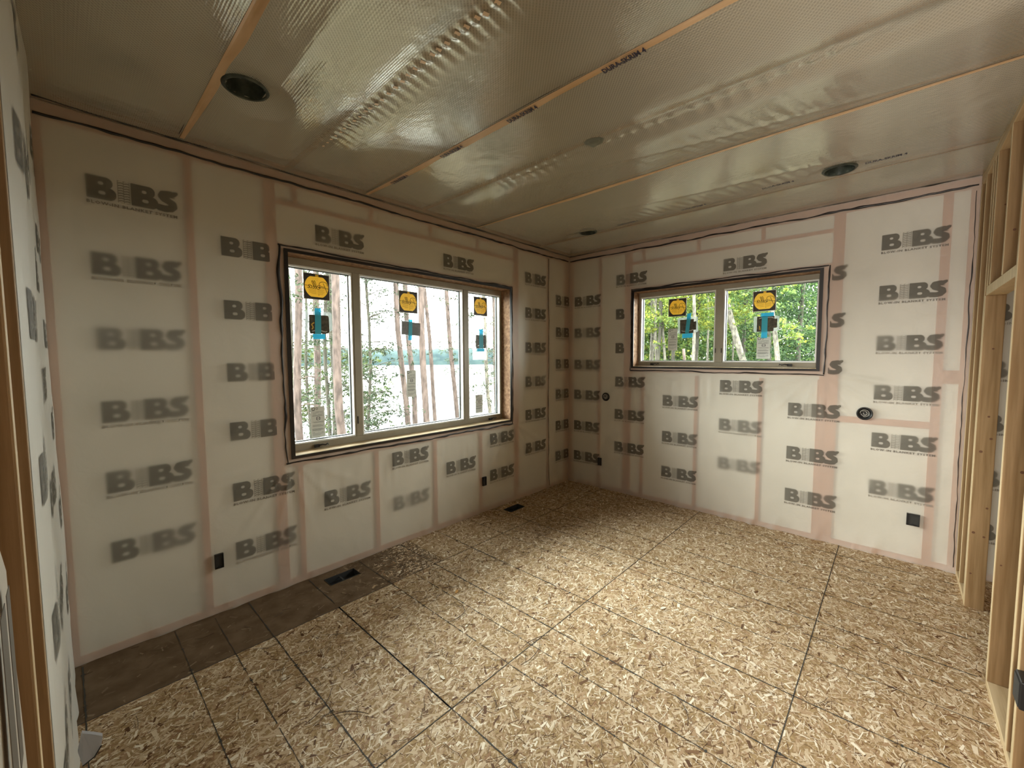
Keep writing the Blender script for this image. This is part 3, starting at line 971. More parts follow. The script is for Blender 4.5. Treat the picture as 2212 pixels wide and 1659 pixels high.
tm = ceiling_text(0, 0, .208)
for x, ya in [(-2.925, y) for y in (-.417, -1.026, -1.634, -2.240)] + [(-.925, y) for y in (-.03 - .0, -.622, -1.233, -1.850, -2.475, -3.090)]:
    if ya > -.1: continue
    o = bpy.data.objects.new('film_print', tm); COL.objects.link(o); o.parent = ceiling
    yc, xc = np.array(ya - .1), np.array(x)
    z = H - float(cd(xc, yc)) - .004
    # baseline runs towards -y, letter tops towards -x, face downwards
    R = Matrix(((0, -1, 0), (-1, 0, 0), (0, 0, -1))).to_4x4()
    o.matrix_local = Matrix.Translation((x, ya, z)) @ R

grid_mesh('insulation', steps(-L, 0, .012), steps(-4.6, 0, .012), lambda U, V: np.stack([U, V, H + .0165 + 0 * U], -1), M['insul_ceil'], ceiling,
          drop=lambda u, v: np.min([np.hypot(u - a, v - b) - r for a, b, r in CANS], 0) < .002)
# recessed light cans
CL = ['open recessed light can nearest the window wall end, largest in view', 'small open recessed light can near the far ceiling corner', 'open recessed light can near the stud wall over the small window']
for i, (cx, cy, r) in enumerate(CANS):
    root = empty('recessed_light', (cx, cy, H))
    tag(root, CL[i], 'ceiling light', 'recessed light cans')
    under(MB().lathe([(r - .006, .0), (r - .006, -.010), (r + .004, -.012), (r + .012, -.004), (r + .012, .0)], cx, cy, H, 'z', 40).build('trim_ring', M['can'], smooth=True), root)
    under(MB().lathe([(r - .006, -.010), (r - .012, .03), (r - .020, .10), (.0, .102)], cx, cy, H, 'z', 40).build('can_body', M['can'], smooth=True), root)
    under(MB().lathe([(.0, .060), (.026, .060), (.034, .070), (.034, .100)], cx + .01, cy - .01, H, 'z', 20).build('socket', M['can_lamp'], smooth=True), root)
    under(MB().box(cx - r * .75, cy - .008, H + .035, cx - r * .2, cy + .008, H + .038).build('spring_clip', M['can_lamp']), root)
# the can still covered by film
root = empty('covered_light_can', (-2.455, -1.90, H))
tag(root, 'round light can still covered by the ceiling film', 'ceiling light')
M['can_veiled'] = mat_plain('can_under_film', (.17, .18, .145), .4)


def disc_on_film(cx, cy, r0, r1, off, name, mat):
    mb = MB(); nr, nk = 5, 32
    for i in range(nr):
        for k in range(nk):
            r = r0 + (r1 - r0) * i / (nr - 1); x = cx + r * math.cos(2 * PI * k / nk); y = cy + r * math.sin(2 * PI * k / nk)
            mb.v.append((x, y, H - float(cd(np.array(x), np.array(y))) - off))
    mb.f = [(i * nk + k, i * nk + (k + 1) % nk, (i + 1) * nk + (k + 1) % nk, (i + 1) * nk + k) for i in range(nr - 1) for k in range(nk)]
    return under(mb.build(name, M[mat], smooth=True), root)


disc_on_film(-2.470, -1.90, .001, .058, .0016, 'can_face', 'can_veiled')
disc_on_film(-2.470, -1.90, .030, .040, .0026, 'inner_ring', 'can_lamp')

# ------------------------------------------------------------------ windows
def window(ax, op, mull, name, label):
    """op: opening u0,u1,z0,z1 ; mull: list of (u0,u1) mullions ; depth grows outward"""
    def B(mb, u0, u1, z0, z1, d0, d1):
        if ax == 'y': mb.box(u0, d0, z0, u1, d1, z1)
        else: mb.box(d0, u0, z0, d1, u1, z1)
        return mb
    u0, u1, z0, z1 = op
    root = empty(name, ((u0 + u1) / 2, .1, z0) if ax == 'y' else (.1, (u0 + u1) / 2, z0))
    tag(root, label, 'window', kind='structure')
    t = BK - .001
    # rough buck of strand board, its front edges smeared with sealant
    for nm, a in (('buck_board', (u0 - t, u0, z0 - t, z1 + t)), ('buck_board', (u1, u1 + t, z0 - t, z1 + t)), ('buck_board', (u0, u1, z0 - t, z0)), ('buck_board', (u0, u1, z1, z1 + t))):
        o = B(MB(), *a, -.010, .218).build(nm, M['osb_edge' if a[2] != z0 - t or a[3] == z1 + t else 'wood_flat']); under(o, root)
    e = MB(); s = .006
    B(e, u0 - t - s, u0 + .004, z0 - t - s, z1 + t + s, -.0150, -.0102); B(e, u1 - .004, u1 + t + s, z0 - t - s, z1 + t + s, -.0150, -.0102)
    B(e, u0 + .004, u1 - .004, z0 - t - s, z0 - .001, -.0150, -.0102); B(e, u0 + .004, u1 - .004, z1 + .001, z1 + t + s, -.0150, -.0102)
    under(e.build('sealed_edge', M['sealant']), root)
    fs, ft = .022, .052
    f = MB()
    d0, d1 = .125, .210
    B(f, u0 + .002, u0 + fs, z0 + .002, z1 - .002, d0, d1); B(f, u1 - fs, u1 - .002, z0 + .002, z1 - .002, d0, d1)
    B(f, u0 + fs, u1 - fs, z0 + .002, z0 + ft, d0, d1); B(f, u0 + fs, u1 - fs, z1 - ft, z1 - .002, d0, d1)
    under(f.build('frame', M['frame'], bevel=.002), root)
    edges = [u0 + fs] + [v for m in mull for v in m] + [u1 - fs]
    for a, b in mull:
        under(B(MB(), a, b, z0 + ft, z1 - ft, d0 - .002, d1).build('mullion', M['frame'], bevel=.002), root)
    for k in range(0, len(edges), 2):
        a, b = edges[k] + .001, edges[k + 1] - .001
        za, zb = z0 + ft + .001, z1 - ft - .001
        w = .012
        s_ = MB()
        B(s_, a, a + w, za, zb, .130, .204); B(s_, b - w, b, za, zb, .130, .204)
        B(s_, a + w, b - w, za, za + w, .130, .204); B(s_, a + w, b - w, zb - w, zb, .130, .204)
        so = s_.build('sash', M['sash'], bevel=.0015); under(so, root)
        g = MB(); w2 = w + .007
        B(g, a + w, a + w2, za + w, zb - w, .178, .196); B(g, b - w2, b - w, za + w, zb - w, .178, .196)
        B(g, a + w2, b - w2, za + w, za + w2, .178, .196); B(g, a + w2, b - w2, zb - w2, zb - w, .178, .196)
        go = g.build('gasket', M['gasket']); go.parent = so
        po = B(MB(), a + w2, b - w2, za + w2, zb - w2, .185, .189).build('pane', M['glass']); po.parent = so
    # a light bead under the frame, along the stool
    under(B(MB(), u0 + .002, u1 - .002, z0 + .0005, z0 + .0018, .0, .124).build('stool', M['wood_flat']), root)
    return root


win1 = window('y', W1, [(-3.011, -2.950), (-1.776, -1.712)], 'window_1', 'large window of three side-by-side panes looking over the lake')
win2 = window('x', W2, [(-1.916, -1.836)], 'window_2', 'smaller high window of two panes looking into green woods')


def hw(root, name, pts, ax, mat='black'):
    mb = MB()
    for a in pts:
        u0, u1, z0, z1, d0, d1 = a
        if ax == 'y': mb.box(u0, d0, z0, u1, d1, z1)
        else: mb.box(d0, u0, z0, d1, u1, z1)
    o = mb.build(name, M[mat], bevel=.001); under(o, root)
    return o


def crank(root, ax, uc, z, sgn):
    r = lambda u: uc + sgn * u
    def P(u, d, zz): return (r(u), d, zz) if ax == 'y' else (d, r(u), zz)
    pts = [(-.050, -.010, z - .014, z + .010, .108, .126)]
    a = [(min(r(u0), r(u1)), max(r(u0), r(u1)), z0, z1, d0, d1) for u0, u1, z0, z1, d0, d1 in pts]
    o = hw(root, 'crank_cover', a, ax)
    mb = MB().tube([P(-.02, .112, z), P(.01, .106, z + .006), P(.035, .104, z - .002), P(.050, .104, z + .010), P(.058, .108, z - .004)], [.006, .0045, .005, .006, .003], 8)
    under(mb.build('crank_handle', M['black'], smooth=True), root)


crank(win1, 'y', -3.325, 1.010, 1); crank(win1, 'y', -1.365, 1.008, 1)
crank(win2, 'x', -1.165, 1.628, -1); crank(win2, 'x', -2.505, 1.630, 1)
hw(win1, 'latch', [(-3.002, -2.994, 1.145, 1.21, .116, .124)], 'y')
hw(win2, 'latch', [(-1.850, -1.843, 1.755, 1.805, .116, .124)], 'x')
hw(win2, 'latch', [(-1.910, -1.903, 1.755, 1.805, .116, .124)], 'x')

# ------------------------------------------------------------------ things on the panes
def placer(ax, uc, zc, d, tilt=0):
    """local frame: a = to the viewer's right, b = up, c = towards the room"""
    ct, st = math.cos(tilt), math.sin(tilt)

    def P(a, b, c=0):
        a, b = a * ct - b * st, a * st + b * ct
        return (uc + a, d - c, zc + b) if ax == 'y' else (d - c, uc - a, zc + b)
    return P


def slab(mb, P, pts, c0, c1):
    "prism of a 2D outline between offsets c0 and c1"
    n = len(pts); b = len(mb.v)
    mb.v += [P(x, y, c1) for x, y in pts] + [P(x, y, c0) for x, y in pts]
    mb.f.append(tuple(b + i for i in range(n)))
    mb.f.append(tuple(b + n + i for i in range(n))[::-1])
    for i in range(n):
        j = (i + 1) % n
        mb.f.append((b + i, b + n + i, b + n + j, b + j))
    return mb


def rc(x0, y0, x1, y1): return [(x0, y0), (x1, y0), (x1, y1), (x0, y1)]


def stroke(mb, P, pts, w, c0, c1, n=1):
    "ribbon along a smoothed polyline"
    q = []
    m = len(pts)
    for i in range(m - 1):
        p0 = pts[max(i - 1, 0)]; p1 = pts[i]; p2 = pts[i + 1]; p3 = pts[min(i + 2, m - 1)]
        for k in range(n):
            t = k / n
            q.append(tuple(.5 * ((2 * p1[j]) + (-p0[j] + p2[j]) * t + (2 * p0[j] - 5 * p1[j] + 4 * p2[j] - p3[j]) * t * t + (-p0[j] + 3 * p1[j] - 3 * p2[j] + p3[j]) * t ** 3) for j in (0, 1)))
    q.append(pts[-1])
    b = len(mb.v)
    for i, (x, y) in enumerate(q):
        a = q[max(i - 1, 0)]; c = q[min(i + 1, len(q) - 1)]
        dx, dy = c[0] - a[0], c[1] - a[1]; l = math.hypot(dx, dy) or 1
        nx, ny = -dy / l * w / 2, dx / l * w / 2
        mb.v += [P(x + nx, y + ny, c1), P(x - nx, y - ny, c1)]
    for i in range(len(q) - 1):
        mb.f.append((b + 2 * i, b + 2 * i + 1, b + 2 * i + 3, b + 2 * i + 2))
    return mb


# script lettering, drawn forwards in a -1..1 field, mirrored on use
PEL = [
    [(-.80, -.52), (-.70, -.20), (-.60, .10), (-.50, .34)],
    [(-.84, .10), (-.78, .34), (-.52, .46), (-.26, .40), (-.20, .22), (-.36, .06), (-.62, -.02)],
    [(-.30, -.10), (-.10, -.02), (-.06, .10), (-.16, .14), (-.24, .02), (-.20, -.16), (-.06, -.18), (.06, -.02), (.16, .26), (.22, .50), (.16, .54), (.08, .30), (.04, .0), (.08, -.14), (.18, -.06), (.30, .24),
     (.38, .50), (.32, .54), (.24, .30), (.20, .0), (.26, -.12), (.36, -.04)],
    [(.62, .22), (.48, .20), (.38, .04), (.42, -.08), (.52, -.04), (.64, .20), (.58, .0), (.62, -.08), (.74, -.02)],
]


def sticker(ax, uc, zc, label):
    P = placer(ax, uc, zc, .1845, random.uniform(-.01, .01))
    root = empty('window_sticker', P(0, -.105))
    tag(root, label, 'sticker', 'yellow and black stickers on the panes')
    s = .105
    disc = []
    for k in range(48):
        w = 2 * PI * k / 48
        disc.append((.094 * math.cos(w), max(-.083, min(.080, .095 * math.sin(w)))))

    def sq(h0, k):       # point of a square outline in the direction of disc vertex k
        w = 2 * PI * k / 48; m = max(abs(math.cos(w)), abs(math.sin(w)))
        return (h0 * math.cos(w) / m, h0 * math.sin(w) / m)

    def ring(outer, inner, c0, c1, name, mat):
        mb = MB(); n = len(outer)
        mb.v = [P(*q, c1) for q in outer] + [P(*q, c1) for q in inner] + [P(*q, c0) for q in outer] + [P(*q, c0) for q in inner]
        for k in range(n):
            j = (k + 1) % n
            mb.f += [(k, j, n + j, n + k), (2 * n + k, 3 * n + k, 3 * n + j, 2 * n + j), (k, 2 * n + k, 2 * n + j, j), (n + k, n + j, 3 * n + j, 3 * n + k)]
        return under(mb.build(name, mat), root)
    sqs = lambda h0: [sq(h0, k) for k in range(48)]
    ring(sqs(s), sqs(s - .005), .0001, .0008, 'white_border', M['st_white'])
    ring(sqs(s - .0051), disc, .0001, .0008, 'dark_field', M['st_dark'])
    yo = slab(MB(), P, [(x * .999, y * .999) for x, y in disc], .0001, .0009)
    under(yo.build('yellow_disc', M['st_yellow']), root)
    under(slab(MB(), P, rc(-.010, .080, .016, .097), .0010, .0013).build('yellow_tab', M['st_tab']), root)
    for q in (rc(-.085, .088, -.012, .098), rc(.018, .088, .095, .098), rc(-.045, -.097, .080, -.087)):
        under(slab(MB(), P, q, .0014, .0017).build('black_bar', M['st_black']), root)
    ink = MB()
    k = .098
    sh = lambda q: [(-x * k * 1.04, (y * .92) * k - .002 + .0 - x * k * .10) for x, y in q]
    for q in PEL: stroke(ink, P, sh(q), .0038, .002, .0022, 4)
    stroke(ink, P, [(-.100, .006), (.100, -.008)], .0032, .002, .0022)
    slab(ink, P, rc(-.008, -.006, -.001, -.002), .0020, .0022); slab(ink, P, rc(.012, -.068, .018, -.064), .0020, .0022)
    tag(under(ink.build('script_lettering', M['st_black']), root), kind='stuff')
    fine = MB()
    for yy in (-.022, -.031, -.040, -.049, -.058):
        wds = (.070 if yy > -.05 else .05)
        slab(fine, P, rc(-wds + random.uniform(0, .01), yy - .0010, -.004, yy + .0010), .0020, .0022)
        slab(fine, P, rc(.004, yy - .0010, wds - random.uniform(0, .02), yy + .0010), .0020, .0022)
    # little emblem above the lettering
    for a in range(8):
        w = a * PI / 4
        slab(fine, P, rc(.002 + .009 * math.cos(w) - .0012, .060 + .009 * math.sin(w) - .0012, .002 + .009 * math.cos(w) + .0012, .060 + .009 * math.sin(w) + .0012), .0020, .0022)
    tag(under(fine.build('fine_print', M['st_line']), root), kind='stuff')
    return root


sticker('y', -3.286, 2.295, 'yellow disc sticker high on the left pane of the large window')
sticker('y', -2.423, 2.252, 'yellow disc sticker on the wide middle pane of the large window')
sticker('y', -1.473, 2.291, 'yellow disc sticker on the narrow right pane of the large window')
sticker('x', -1.400, 2.288, 'yellow disc sticker on the left pane of the small window')
sticker('x', -2.285, 2.281, 'yellow disc sticker on the right pane of the small window')


def info_label(ax, u0, u1, z0, z1, label):
    P = placer(ax, (u0 + u1) / 2, (z0 + z1) / 2, .1845)
    w, h = abs(u1 - u0) / 2, (z1 - z0) / 2
    root = empty('energy_label', P(0, -h))
    tag(root, label, 'label', 'tall grey energy labels on the panes')
    under(slab(MB(), P, rc(-w, -h, w, h), .0001, .0006).build('paper', M['label']), root)
    ink = MB()
    def ring(cx, cy, r, t):
        pts = [(cx + r * math.cos(a * PI / 6), cy + r * math.sin(a * PI / 6)) for a in range(13)]
        stroke(ink, P, pts, t, .0008, .001)
    ring(-w * .62, h * .86, w * .20, .0045); ring(-w * .12, h * .87, w * .14, .003)
    slab(ink, P, rc(-w * .84, h * .74, -w * .40, h * .755), .0008, .001)
    for cx in (-1, 1):
        slab(ink, P, rc(w * .05 + cx * w * .22 - .003, h * .14, w * .05 + cx * w * .22 + .003, h * .32), .0008, .001)
    slab(ink, P, rc(w * .05 - w * .2, h * .32, w * .05 + w * .2, h * .345), .0008, .001); slab(ink, P, rc(w * .05 - w * .2, h * .12, w * .05 + w * .2, h * .145), .0008, .001)
    slab(ink, P, rc(-w * .02, h * .21, w * .12, h * .25), .0008, .001)
    tag(under(ink.build('printed_emblem', M['label_ink']), root), kind='stuff')
    tx = MB()
    for yy, a, b in ((.66, -.3, .75), (.60, -.7, .2), (.60, .3, .8), (.52, -.7, -.2), (.50, .0, .8), (.44, -.75, .6), (.40, -.8, .8), (.02, -.8, .8), (-.02, -.6, .8), (-.18, -.8, .5), (-.23, -.8, .8), (-.28, -.8, .7),
                     (-.42, -.85, .6), (-.46, -.85, .8), (-.50, -.85, .8), (-.54, -.85, .4), (-.66, -.85, -.5), (-.66, 0, .1), (-.66, .5, .8), (-.74, -.8, .8), (-.82, -.8, .3)):
        slab(tx, P, rc(w * a, h * yy - .0011, w * b, h * yy + .0011), .0008, .001)
    tag(under(tx.build('printed_text', M['label_grey']), root), kind='stuff')


info_label('y', -3.369, -3.257, 1.062, 1.319, 'grey energy label at the bottom of the left pane, large window')
info_label('y', -2.459, -2.353, 1.333, 1.593, 'grey energy label in mid-height of the wide middle pane')
info_label('y', -1.564, -1.452, 1.080, 1.290, 'faint energy label low on the narrow right pane of the large window')
info_label('x', -1.297, -1.407, 1.788, 2.044, 'pale energy label left of the taped packet, small window')
info_label('x', -2.229, -2.350, 1.690, 1.914, 'pale energy label below the taped packet, right pane of small window')


def packet(ax, uc, zc, bag, card, tapes, label, tilt=0, grey=False, notch=False, rod=None, gold=None):
    P = placer(ax, uc, zc, .1840, tilt)
    root = empty('taped_packet', P(0, 0))
    tag(root, label, 'packet', 'hardware packets taped to the panes')
    x0, y0, x1, y1 = bag
    b = [(x0, y0), (x0 + .02, y0 - .006), (x1 - .015, y0 + .002), (x1, y0 + .012), (x1 - .003, y1 - .01), (x1 - .02, y1), (x0 + .03, y1 + .004), (x0 - .002, y1 - .004)]
    under(slab(MB(), P, b, .0010, .0014).build('clear_bag', M['bag']), root)
    x0, y0, x1, y1 = card
    c = rc(x0, y0, x1, y1) if not notch else [(x0, y0), (x1 - .03, y0), (x1 - .03, y0 + .035), (x1, y0 + .035), (x1, y1 - .03), (x1 - .025, y1 - .03), (x1 - .025, y1), (x0, y1)]
    if not grey and not notch: c = [(x0 + .008, y0), (x1 - .012, y0 + .004), (x1, y0 + .02), (x1 - .002, y1 - .015), (x1 - .01, y1), (x0 + .004, y1), (x0, y0 + .03)]
    co = slab(MB(), P, c, .0020, .0060).build('card', M['card_grey' if grey else 'card']); under(co, root)
    if grey:
        tx = MB()
        for k in range(9):
            yy = y0 + .012 + k * (y1 - y0 - .02) / 9
            slab(tx, P, rc(x0 + .01, yy, x0 + (x1 - x0) * .38, yy + .002), .0062, .0066)
        slab(tx, P, rc(x0 + (x1 - x0) * .6, y0 + .01, x1 - .03, y1 - .045), .0062, .0066)
        tag(under(tx.build('printed_text', M['label_grey']), root), kind='stuff')
    else:
        tx = MB()
        for k in range(6):
            yy = y1 - .03 - k * .014
            slab(tx, P, rc(bag[0] + .006, yy, bag[0] + .022, yy + .002), .0016, .0019)
        tag(under(tx.build('printed_text', M['label_grey']), root), kind='stuff')
    if rod:
        under(stroke(MB(), P, rod, .005, .0062, .0072, 4).build('clear_rod', M['shine']), root)
    if gold:
        under(stroke(MB(), P, gold, .008, .0062, .0072, 2).build('brass_piece', M['gold']), root)
    for a, b_, c_, d_, sk in tapes:
        under(slab(MB(), P, [(a + sk, b_), (c_ + sk, b_ + .002), (c_, d_), (a, d_ - .002)], .0075, .0079).build('blue_tape', M['tape']), root)


packet('y', -3.283, 1.999, (-.115, -.060, .114, .098), (-.076, -.085, .086, .068), [(-.028, -.085, .022, .124, -.004), (-.050, -.128, .050, -.084, 0)],
       'taped packet with dark card on the left pane of the large window', rod=[(-.055, -.065), (0, -.055), (.05, -.066), (.066, -.060)], gold=[(-.055, -.05), (-.045, -.03), (-.056, -.01), (-.035, .005)])
packet('y', -2.400, 1.999, (-.107, -.066, .107, .067), (-.105, -.064, .104, .062), [(-.031, -.115, .011, .089, 0)], 'taped grey instruction sheet on the wide middle pane', tilt=-.05, grey=True)
packet('y', -1.476, 1.907, (-.100, -.075, .099, .081), (-.080, -.090, .080, .062), [(-.030, -.085, .034, .128, 0), (-.060, -.127, .050, -.088, 0)],
       'taped packet with dark card on the narrow right pane', rod=[(-.05, -.060), (0, -.050), (.045, -.062)])
packet('x', -1.524, 2.072, (-.114, -.085, .114, .095), (-.087, -.089, .094, .069), [(-.002, -.089, .042, .137, -.028), (-.062, -.142, .056, -.090, 0)],
       'taped packet with notched dark card, left pane of the small window', tilt=.03, notch=True, rod=[(-.07, -.055), (-.04, -.065), (.03, -.060), (.062, -.050)])
packet('x', -2.311, 2.047, (-.115, -.077, .115, .077), (-.085, -.078, .095, .077), [(-.042, -.147, .011, .078, 0), (-.050, .072, .064, .113, 0)],
       'taped packet with notched dark card, right pane of the small window', notch=True, rod=[(-.065, .055), (-.04, .062), (.04, .064), (.062, .052)], gold=[(-.06, -.02), (-.055, -.06)])

# ------------------------------------------------------------------ boxes and grommets on the walls
def outlet(ax, u, z, label, w=.050, h=.098):
    root = empty('outlet_box', (u, 0, z - h / 2) if ax == 'y' else (0, u, z - h / 2))
    tag(root, label, 'outlet', 'black outlet boxes')
    P = placer(ax, u, z, -.012)
    t = .004
    mb = MB()
    slab(mb, P, rc(-w / 2, -h / 2, -w / 2 + t, h / 2), .0, .016); slab(mb, P, rc(w / 2 - t, -h / 2, w / 2, h / 2), .0, .016)
    slab(mb, P, rc(-w / 2 + t, -h / 2, w / 2 - t, -h / 2 + t), .0, .016); slab(mb, P, rc(-w / 2 + t, h / 2 - t, w / 2 - t, h / 2), .0, .016)
    under(mb.build('box_rim', M['black']), root)
    under(slab(MB(), P, rc(-w / 2 + t, -h / 2 + t, w / 2 - t, h / 2 - t), .0, .006).build('box_back', M['dark']), root)
    for q in (rc(-.008, h / 2 - .012, .008, h / 2 - t), rc(-.008, -h / 2 + t, .008, -h / 2 + .012)):
        under(slab(MB(), P, q, .006, .0135).build('screw_ear', M['black']), root)


outlet('y', -4.074, .362, 'black outlet box left of the large window, low on the wall')
outlet('y', -1.626, .352, 'black outlet box below the right part of the large window')
outlet('x', -.508, .350, 'black outlet box low on the wall beside the far corner')
outlet('x', -3.457, .365, 'square black outlet box low by the stud wall', w=.080, h=.098)
for i, (u, z, r) in enumerate(((-.587, 1.204, .052), (-3.118, 1.217, .054))):
    root = empty('round_box', (0, u, z))
    tag(root, ['round black box with coiled cable near the far corner', 'round black box with coiled cable on the right, level with the small window sill'][i], 'electrical box', 'round black wall boxes')
    under(MB().lathe([(r - .006, -.006), (r, -.010), (r + .002, -.020), (r - .006, -.022), (r - .010, -.014), (.0, -.012)], 0, u, z, 'x', 32).build('box_rim', M['black'], smooth=True), root)
    for k, (rr, oy) in enumerate(((.030, 0), (.021, .004), (.012, -.004))):
        pts = [(-.022 - .003 * k, u + oy + rr * math.cos(a * PI / 10 + k), z + .003 + rr * math.sin(a * PI / 10 + k)) for a in range(17)]
        under(MB().tube(pts, .0017, 6).build('cable_coil', M['wire'], smooth=True), root)

# ------------------------------------------------------------------ stud wall on the south side
ws = empty('wall_south', (0, -W, 0))
tag(ws, 'open stud wall with a framed closet doorway', 'wall', kind='structure')
D = .089


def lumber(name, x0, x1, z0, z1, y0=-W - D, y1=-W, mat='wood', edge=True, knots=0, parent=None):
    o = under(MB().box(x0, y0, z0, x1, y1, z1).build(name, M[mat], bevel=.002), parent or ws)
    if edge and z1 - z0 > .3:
        e = MB().box(x0 + .002, y1, z0, x1 - .002, y1 + .0012, z1).build('lit_edge', M['wood_pale']); e.parent = o  # pale strip: light on the room-side edge, put into the colour
    for k in range(knots):
        zz = random.uniform(z0 + .1, z1 - .1); yy = random.uniform(y0 + .015, y1 - .015); r = random.uniform(.004, .009)
        kb = MB().lathe([(.0, 0), (r, 0)], x0 - .0006, yy, zz, 'x', 10).build('knot', M['knot']); kb.parent = o
    return o


TP = 2.975
for a, z0, z1, kn in [(-.055, .039, TP, 2), (-.285, .039, TP, 3), (-.600, .0, 2.107, 8), (-.640, .039, TP, 4), (-1.560, .039, TP, 3), (-2.075, .039, TP, 4), (-2.190, .039, TP, 3), (-2.60, .039, TP, 2), (-3.01, .039, TP, 2)]:
    if a == -.640: a = -.560
    lumber('stud', a, a + .038, z0, z1, knots=kn)
lumber('stud', -.650, -.612, 2.166, TP, knots=2); lumber('stud', -.740, -.702, 2.166, TP, knots=1)
lumber('cripple', -1.160, -1.122, 2.166, TP, knots=2)
lumber('header', -1.522, -.600, 2.107, 2.165, mat='wood_pale', edge=False)
lumber('top_plate', -4.76, -.02, TP, 3.013, mat='wood_flat', edge=False); lumber('top_plate', -4.76, -.02, 3.013, 3.050, mat='wood_flat', edge=False)
lumber('bottom_plate', -.562, -.02, .0, .038, mat='wood_flat', edge=False); lumber('bottom_plate', -4.60, -1.522, .0, .038, mat='wood_flat', edge=False)
# film bead line running down beside the end stud
bead(wall_e, PE, -3.690, 2.95, -3.694, .05, r=.0024, wob=.006, seed=41)
# box on the near stud
root = empty('switch_box', (-2.215, -W, .36))
tag(root, 'black box fixed to the near double stud at the right edge', 'electrical box')
under(MB().box(-2.292, -W - .055, .36, -2.192, -W + .012, .47).build('box_body', M['black'], bevel=.004), root)
under(MB().box(-2.285, -W + .0125, .366, -2.199, -W + .015, .464).build('box_face', M['dark']), root)
under(MB().box(-2.191, -W - .05, .40, -2.1905, -W, .43).build('nail_bracket', M['black']), root)

# ------------------------------------------------------------------ near framing at the west edge
def near_stud(y0, y1, x1, label=None):
    o = MB().box(-L - .135, y0, .0, x1, y1, 3.05).build('stud', M['wood_near'], wall_w, bevel=.0015)
    return o


near_stud(-1.945, -1.907, -L + .001)
n2 = near_stud(-2.300, -2.262, -L + .002)
MB().box(-L + .002, -2.299, 0, -L + .0035, -2.263, 3.04).build('lit_edge', M['wood_pale'], wall_w)  # pale strip for the light this edge catches
n3 = near_stud(-3.15, -3.112, -L + .001)

# scraps of film low on the west wall
sc = empty('plastic_flap', (-L + .03, -.95, .10))
tag(sc, 'torn white plastic flap sticking out low at the left edge', 'plastic scrap')
pts = [(0, .0, 0), (.015, -.01, .08), (.05, -.02, .055), (.072, -.02, .035), (.066, -.01, -.01), (.045, 0, -.05), (.01, .0, -.065)]
mb = MB()
b = [(-L + .022 + a, -.95 + c, .14 + d) for a, c, d in pts]
b2 = [(x, y + .02, z) for x, y, z in b]
n_ = len(b); mb.v = b + b2; mb.f = [tuple(range(n_)), tuple(range(n_, 2 * n_))[::-1]] + [(i, n_ + i, n_ + (i + 1) % n_, (i + 1) % n_) for i in range(n_)]
under(mb.build('flap', M['scrap'], smooth=False, bevel=.002), sc)
under(MB().tube([b[-1], b[-2], b[-3]], .0028, 6).build('dark_hem', M['black']), sc)

# ------------------------------------------------------------------ debris on the boards
chips = [(-3.60, -1.20, .030, .6, 'chip'), (-4.02, -1.16, .034, 2.0, 'chip'), (-2.84, -1.00, .050, .5, 'chip_orange'), (-2.72, -1.18, .022, 1.2, 'chip'), (-1.72, -2.02, .024, .2, 'chip'), (-2.35, -2.62, .03, 2.6, 'chip'),
         (-2.02, -2.20, .05, 2.7, 'chip'), (-2.25, -3.2, .045, .8, 'chip'), (-3.42, -1.58, .04, 1.5, 'chip'), (-3.05, -1.35, .03, .3, 'chip')]
CPL = ['pale wood chip on the lit boards under the large window', 'pale triangular wood chip on the boards at the near left', 'orange wood chip on the bright boards below the large window', 'tiny pale chip just beyond the long board seam',
       'tiny pale chip on the boards in front of the small window', 'small pale shaving in the lower right middle of the boards', 'slanting pale shaving on the boards right of centre', 'pale sliver close to the near stud wall',
       'pale shaving beside the bold black joint', 'small pale chip between the bold joint and the window wall']
for i, (x, y, s, a, m) in enumerate(chips):
    ca, sa = math.cos(a), math.sin(a)
    sh = [(-.5, -.12), (.1, -.22), (.5, .02), (.2, .20), (-.4, .12)]
    pts = [(x + (u * ca - v * sa) * s, y + (u * sa + v * ca) * s) for u, v in sh]
    mb = MB(); n_ = 5
    mb.v = [(px, py, .0045 + .002 * (k % 2)) for k, (px, py) in enumerate(pts)] + [(px, py, .0017) for px, py in pts]
    mb.f = [tuple(range(n_)), tuple(range(n_, 2 * n_))[::-1]] + [(k, n_ + k, n_ + (k + 1) % n_, (k + 1) % n_) for k in range(n_)]
    tag(mb.build('wood_chip', M[m], loc=(x, y, 0)), CPL[i], 'wood chip', 'loose wood chips on the boards')
# dry pine needles and hair-thin twigs, far too many to count
mb = MB()
for i in range(640):
    if i < 430:
        x = random.uniform(-4.0, -1.2); y = -.6 - abs(random.gauss(0, .9))
    else:
        x = random.uniform(-4.6, -.3); y = random.uniform(-3.5, -.15)
    if y < -3.6: continue
    ln = random.uniform(.035, .11); a = random.uniform(0, PI); bend = random.uniform(-.5, .5)
    p = []
    for k in range(4):
        t = k / 3 - .5
        p.append((x + math.cos(a + bend * t) * ln * t, y + math.sin(a + bend * t) * ln * t, .0030 + .003 * abs(math.sin(k + i))))
    mb.tube(p, .0011, 4, cap=False)
tag(mb.build('needle_litter', M['needle_dry']), 'dry brown pine needles scattered over the strand board', 'pine needles', kind='stuff')
tw = [(-3.93, -1.30, .22, .6), (-3.86, -1.42, .20, 2.4), (-2.95, -1.84, .24, .2), (-2.86, -1.75, .20, 2.9), (-2.48, -2.05, .16, .1), (-2.42, -2.18, .16, 1.5), (-2.75, -2.62, .18, .7), (-3.02, -1.25, .22, .1), (-2.93, -1.18, .14, 1.2)]
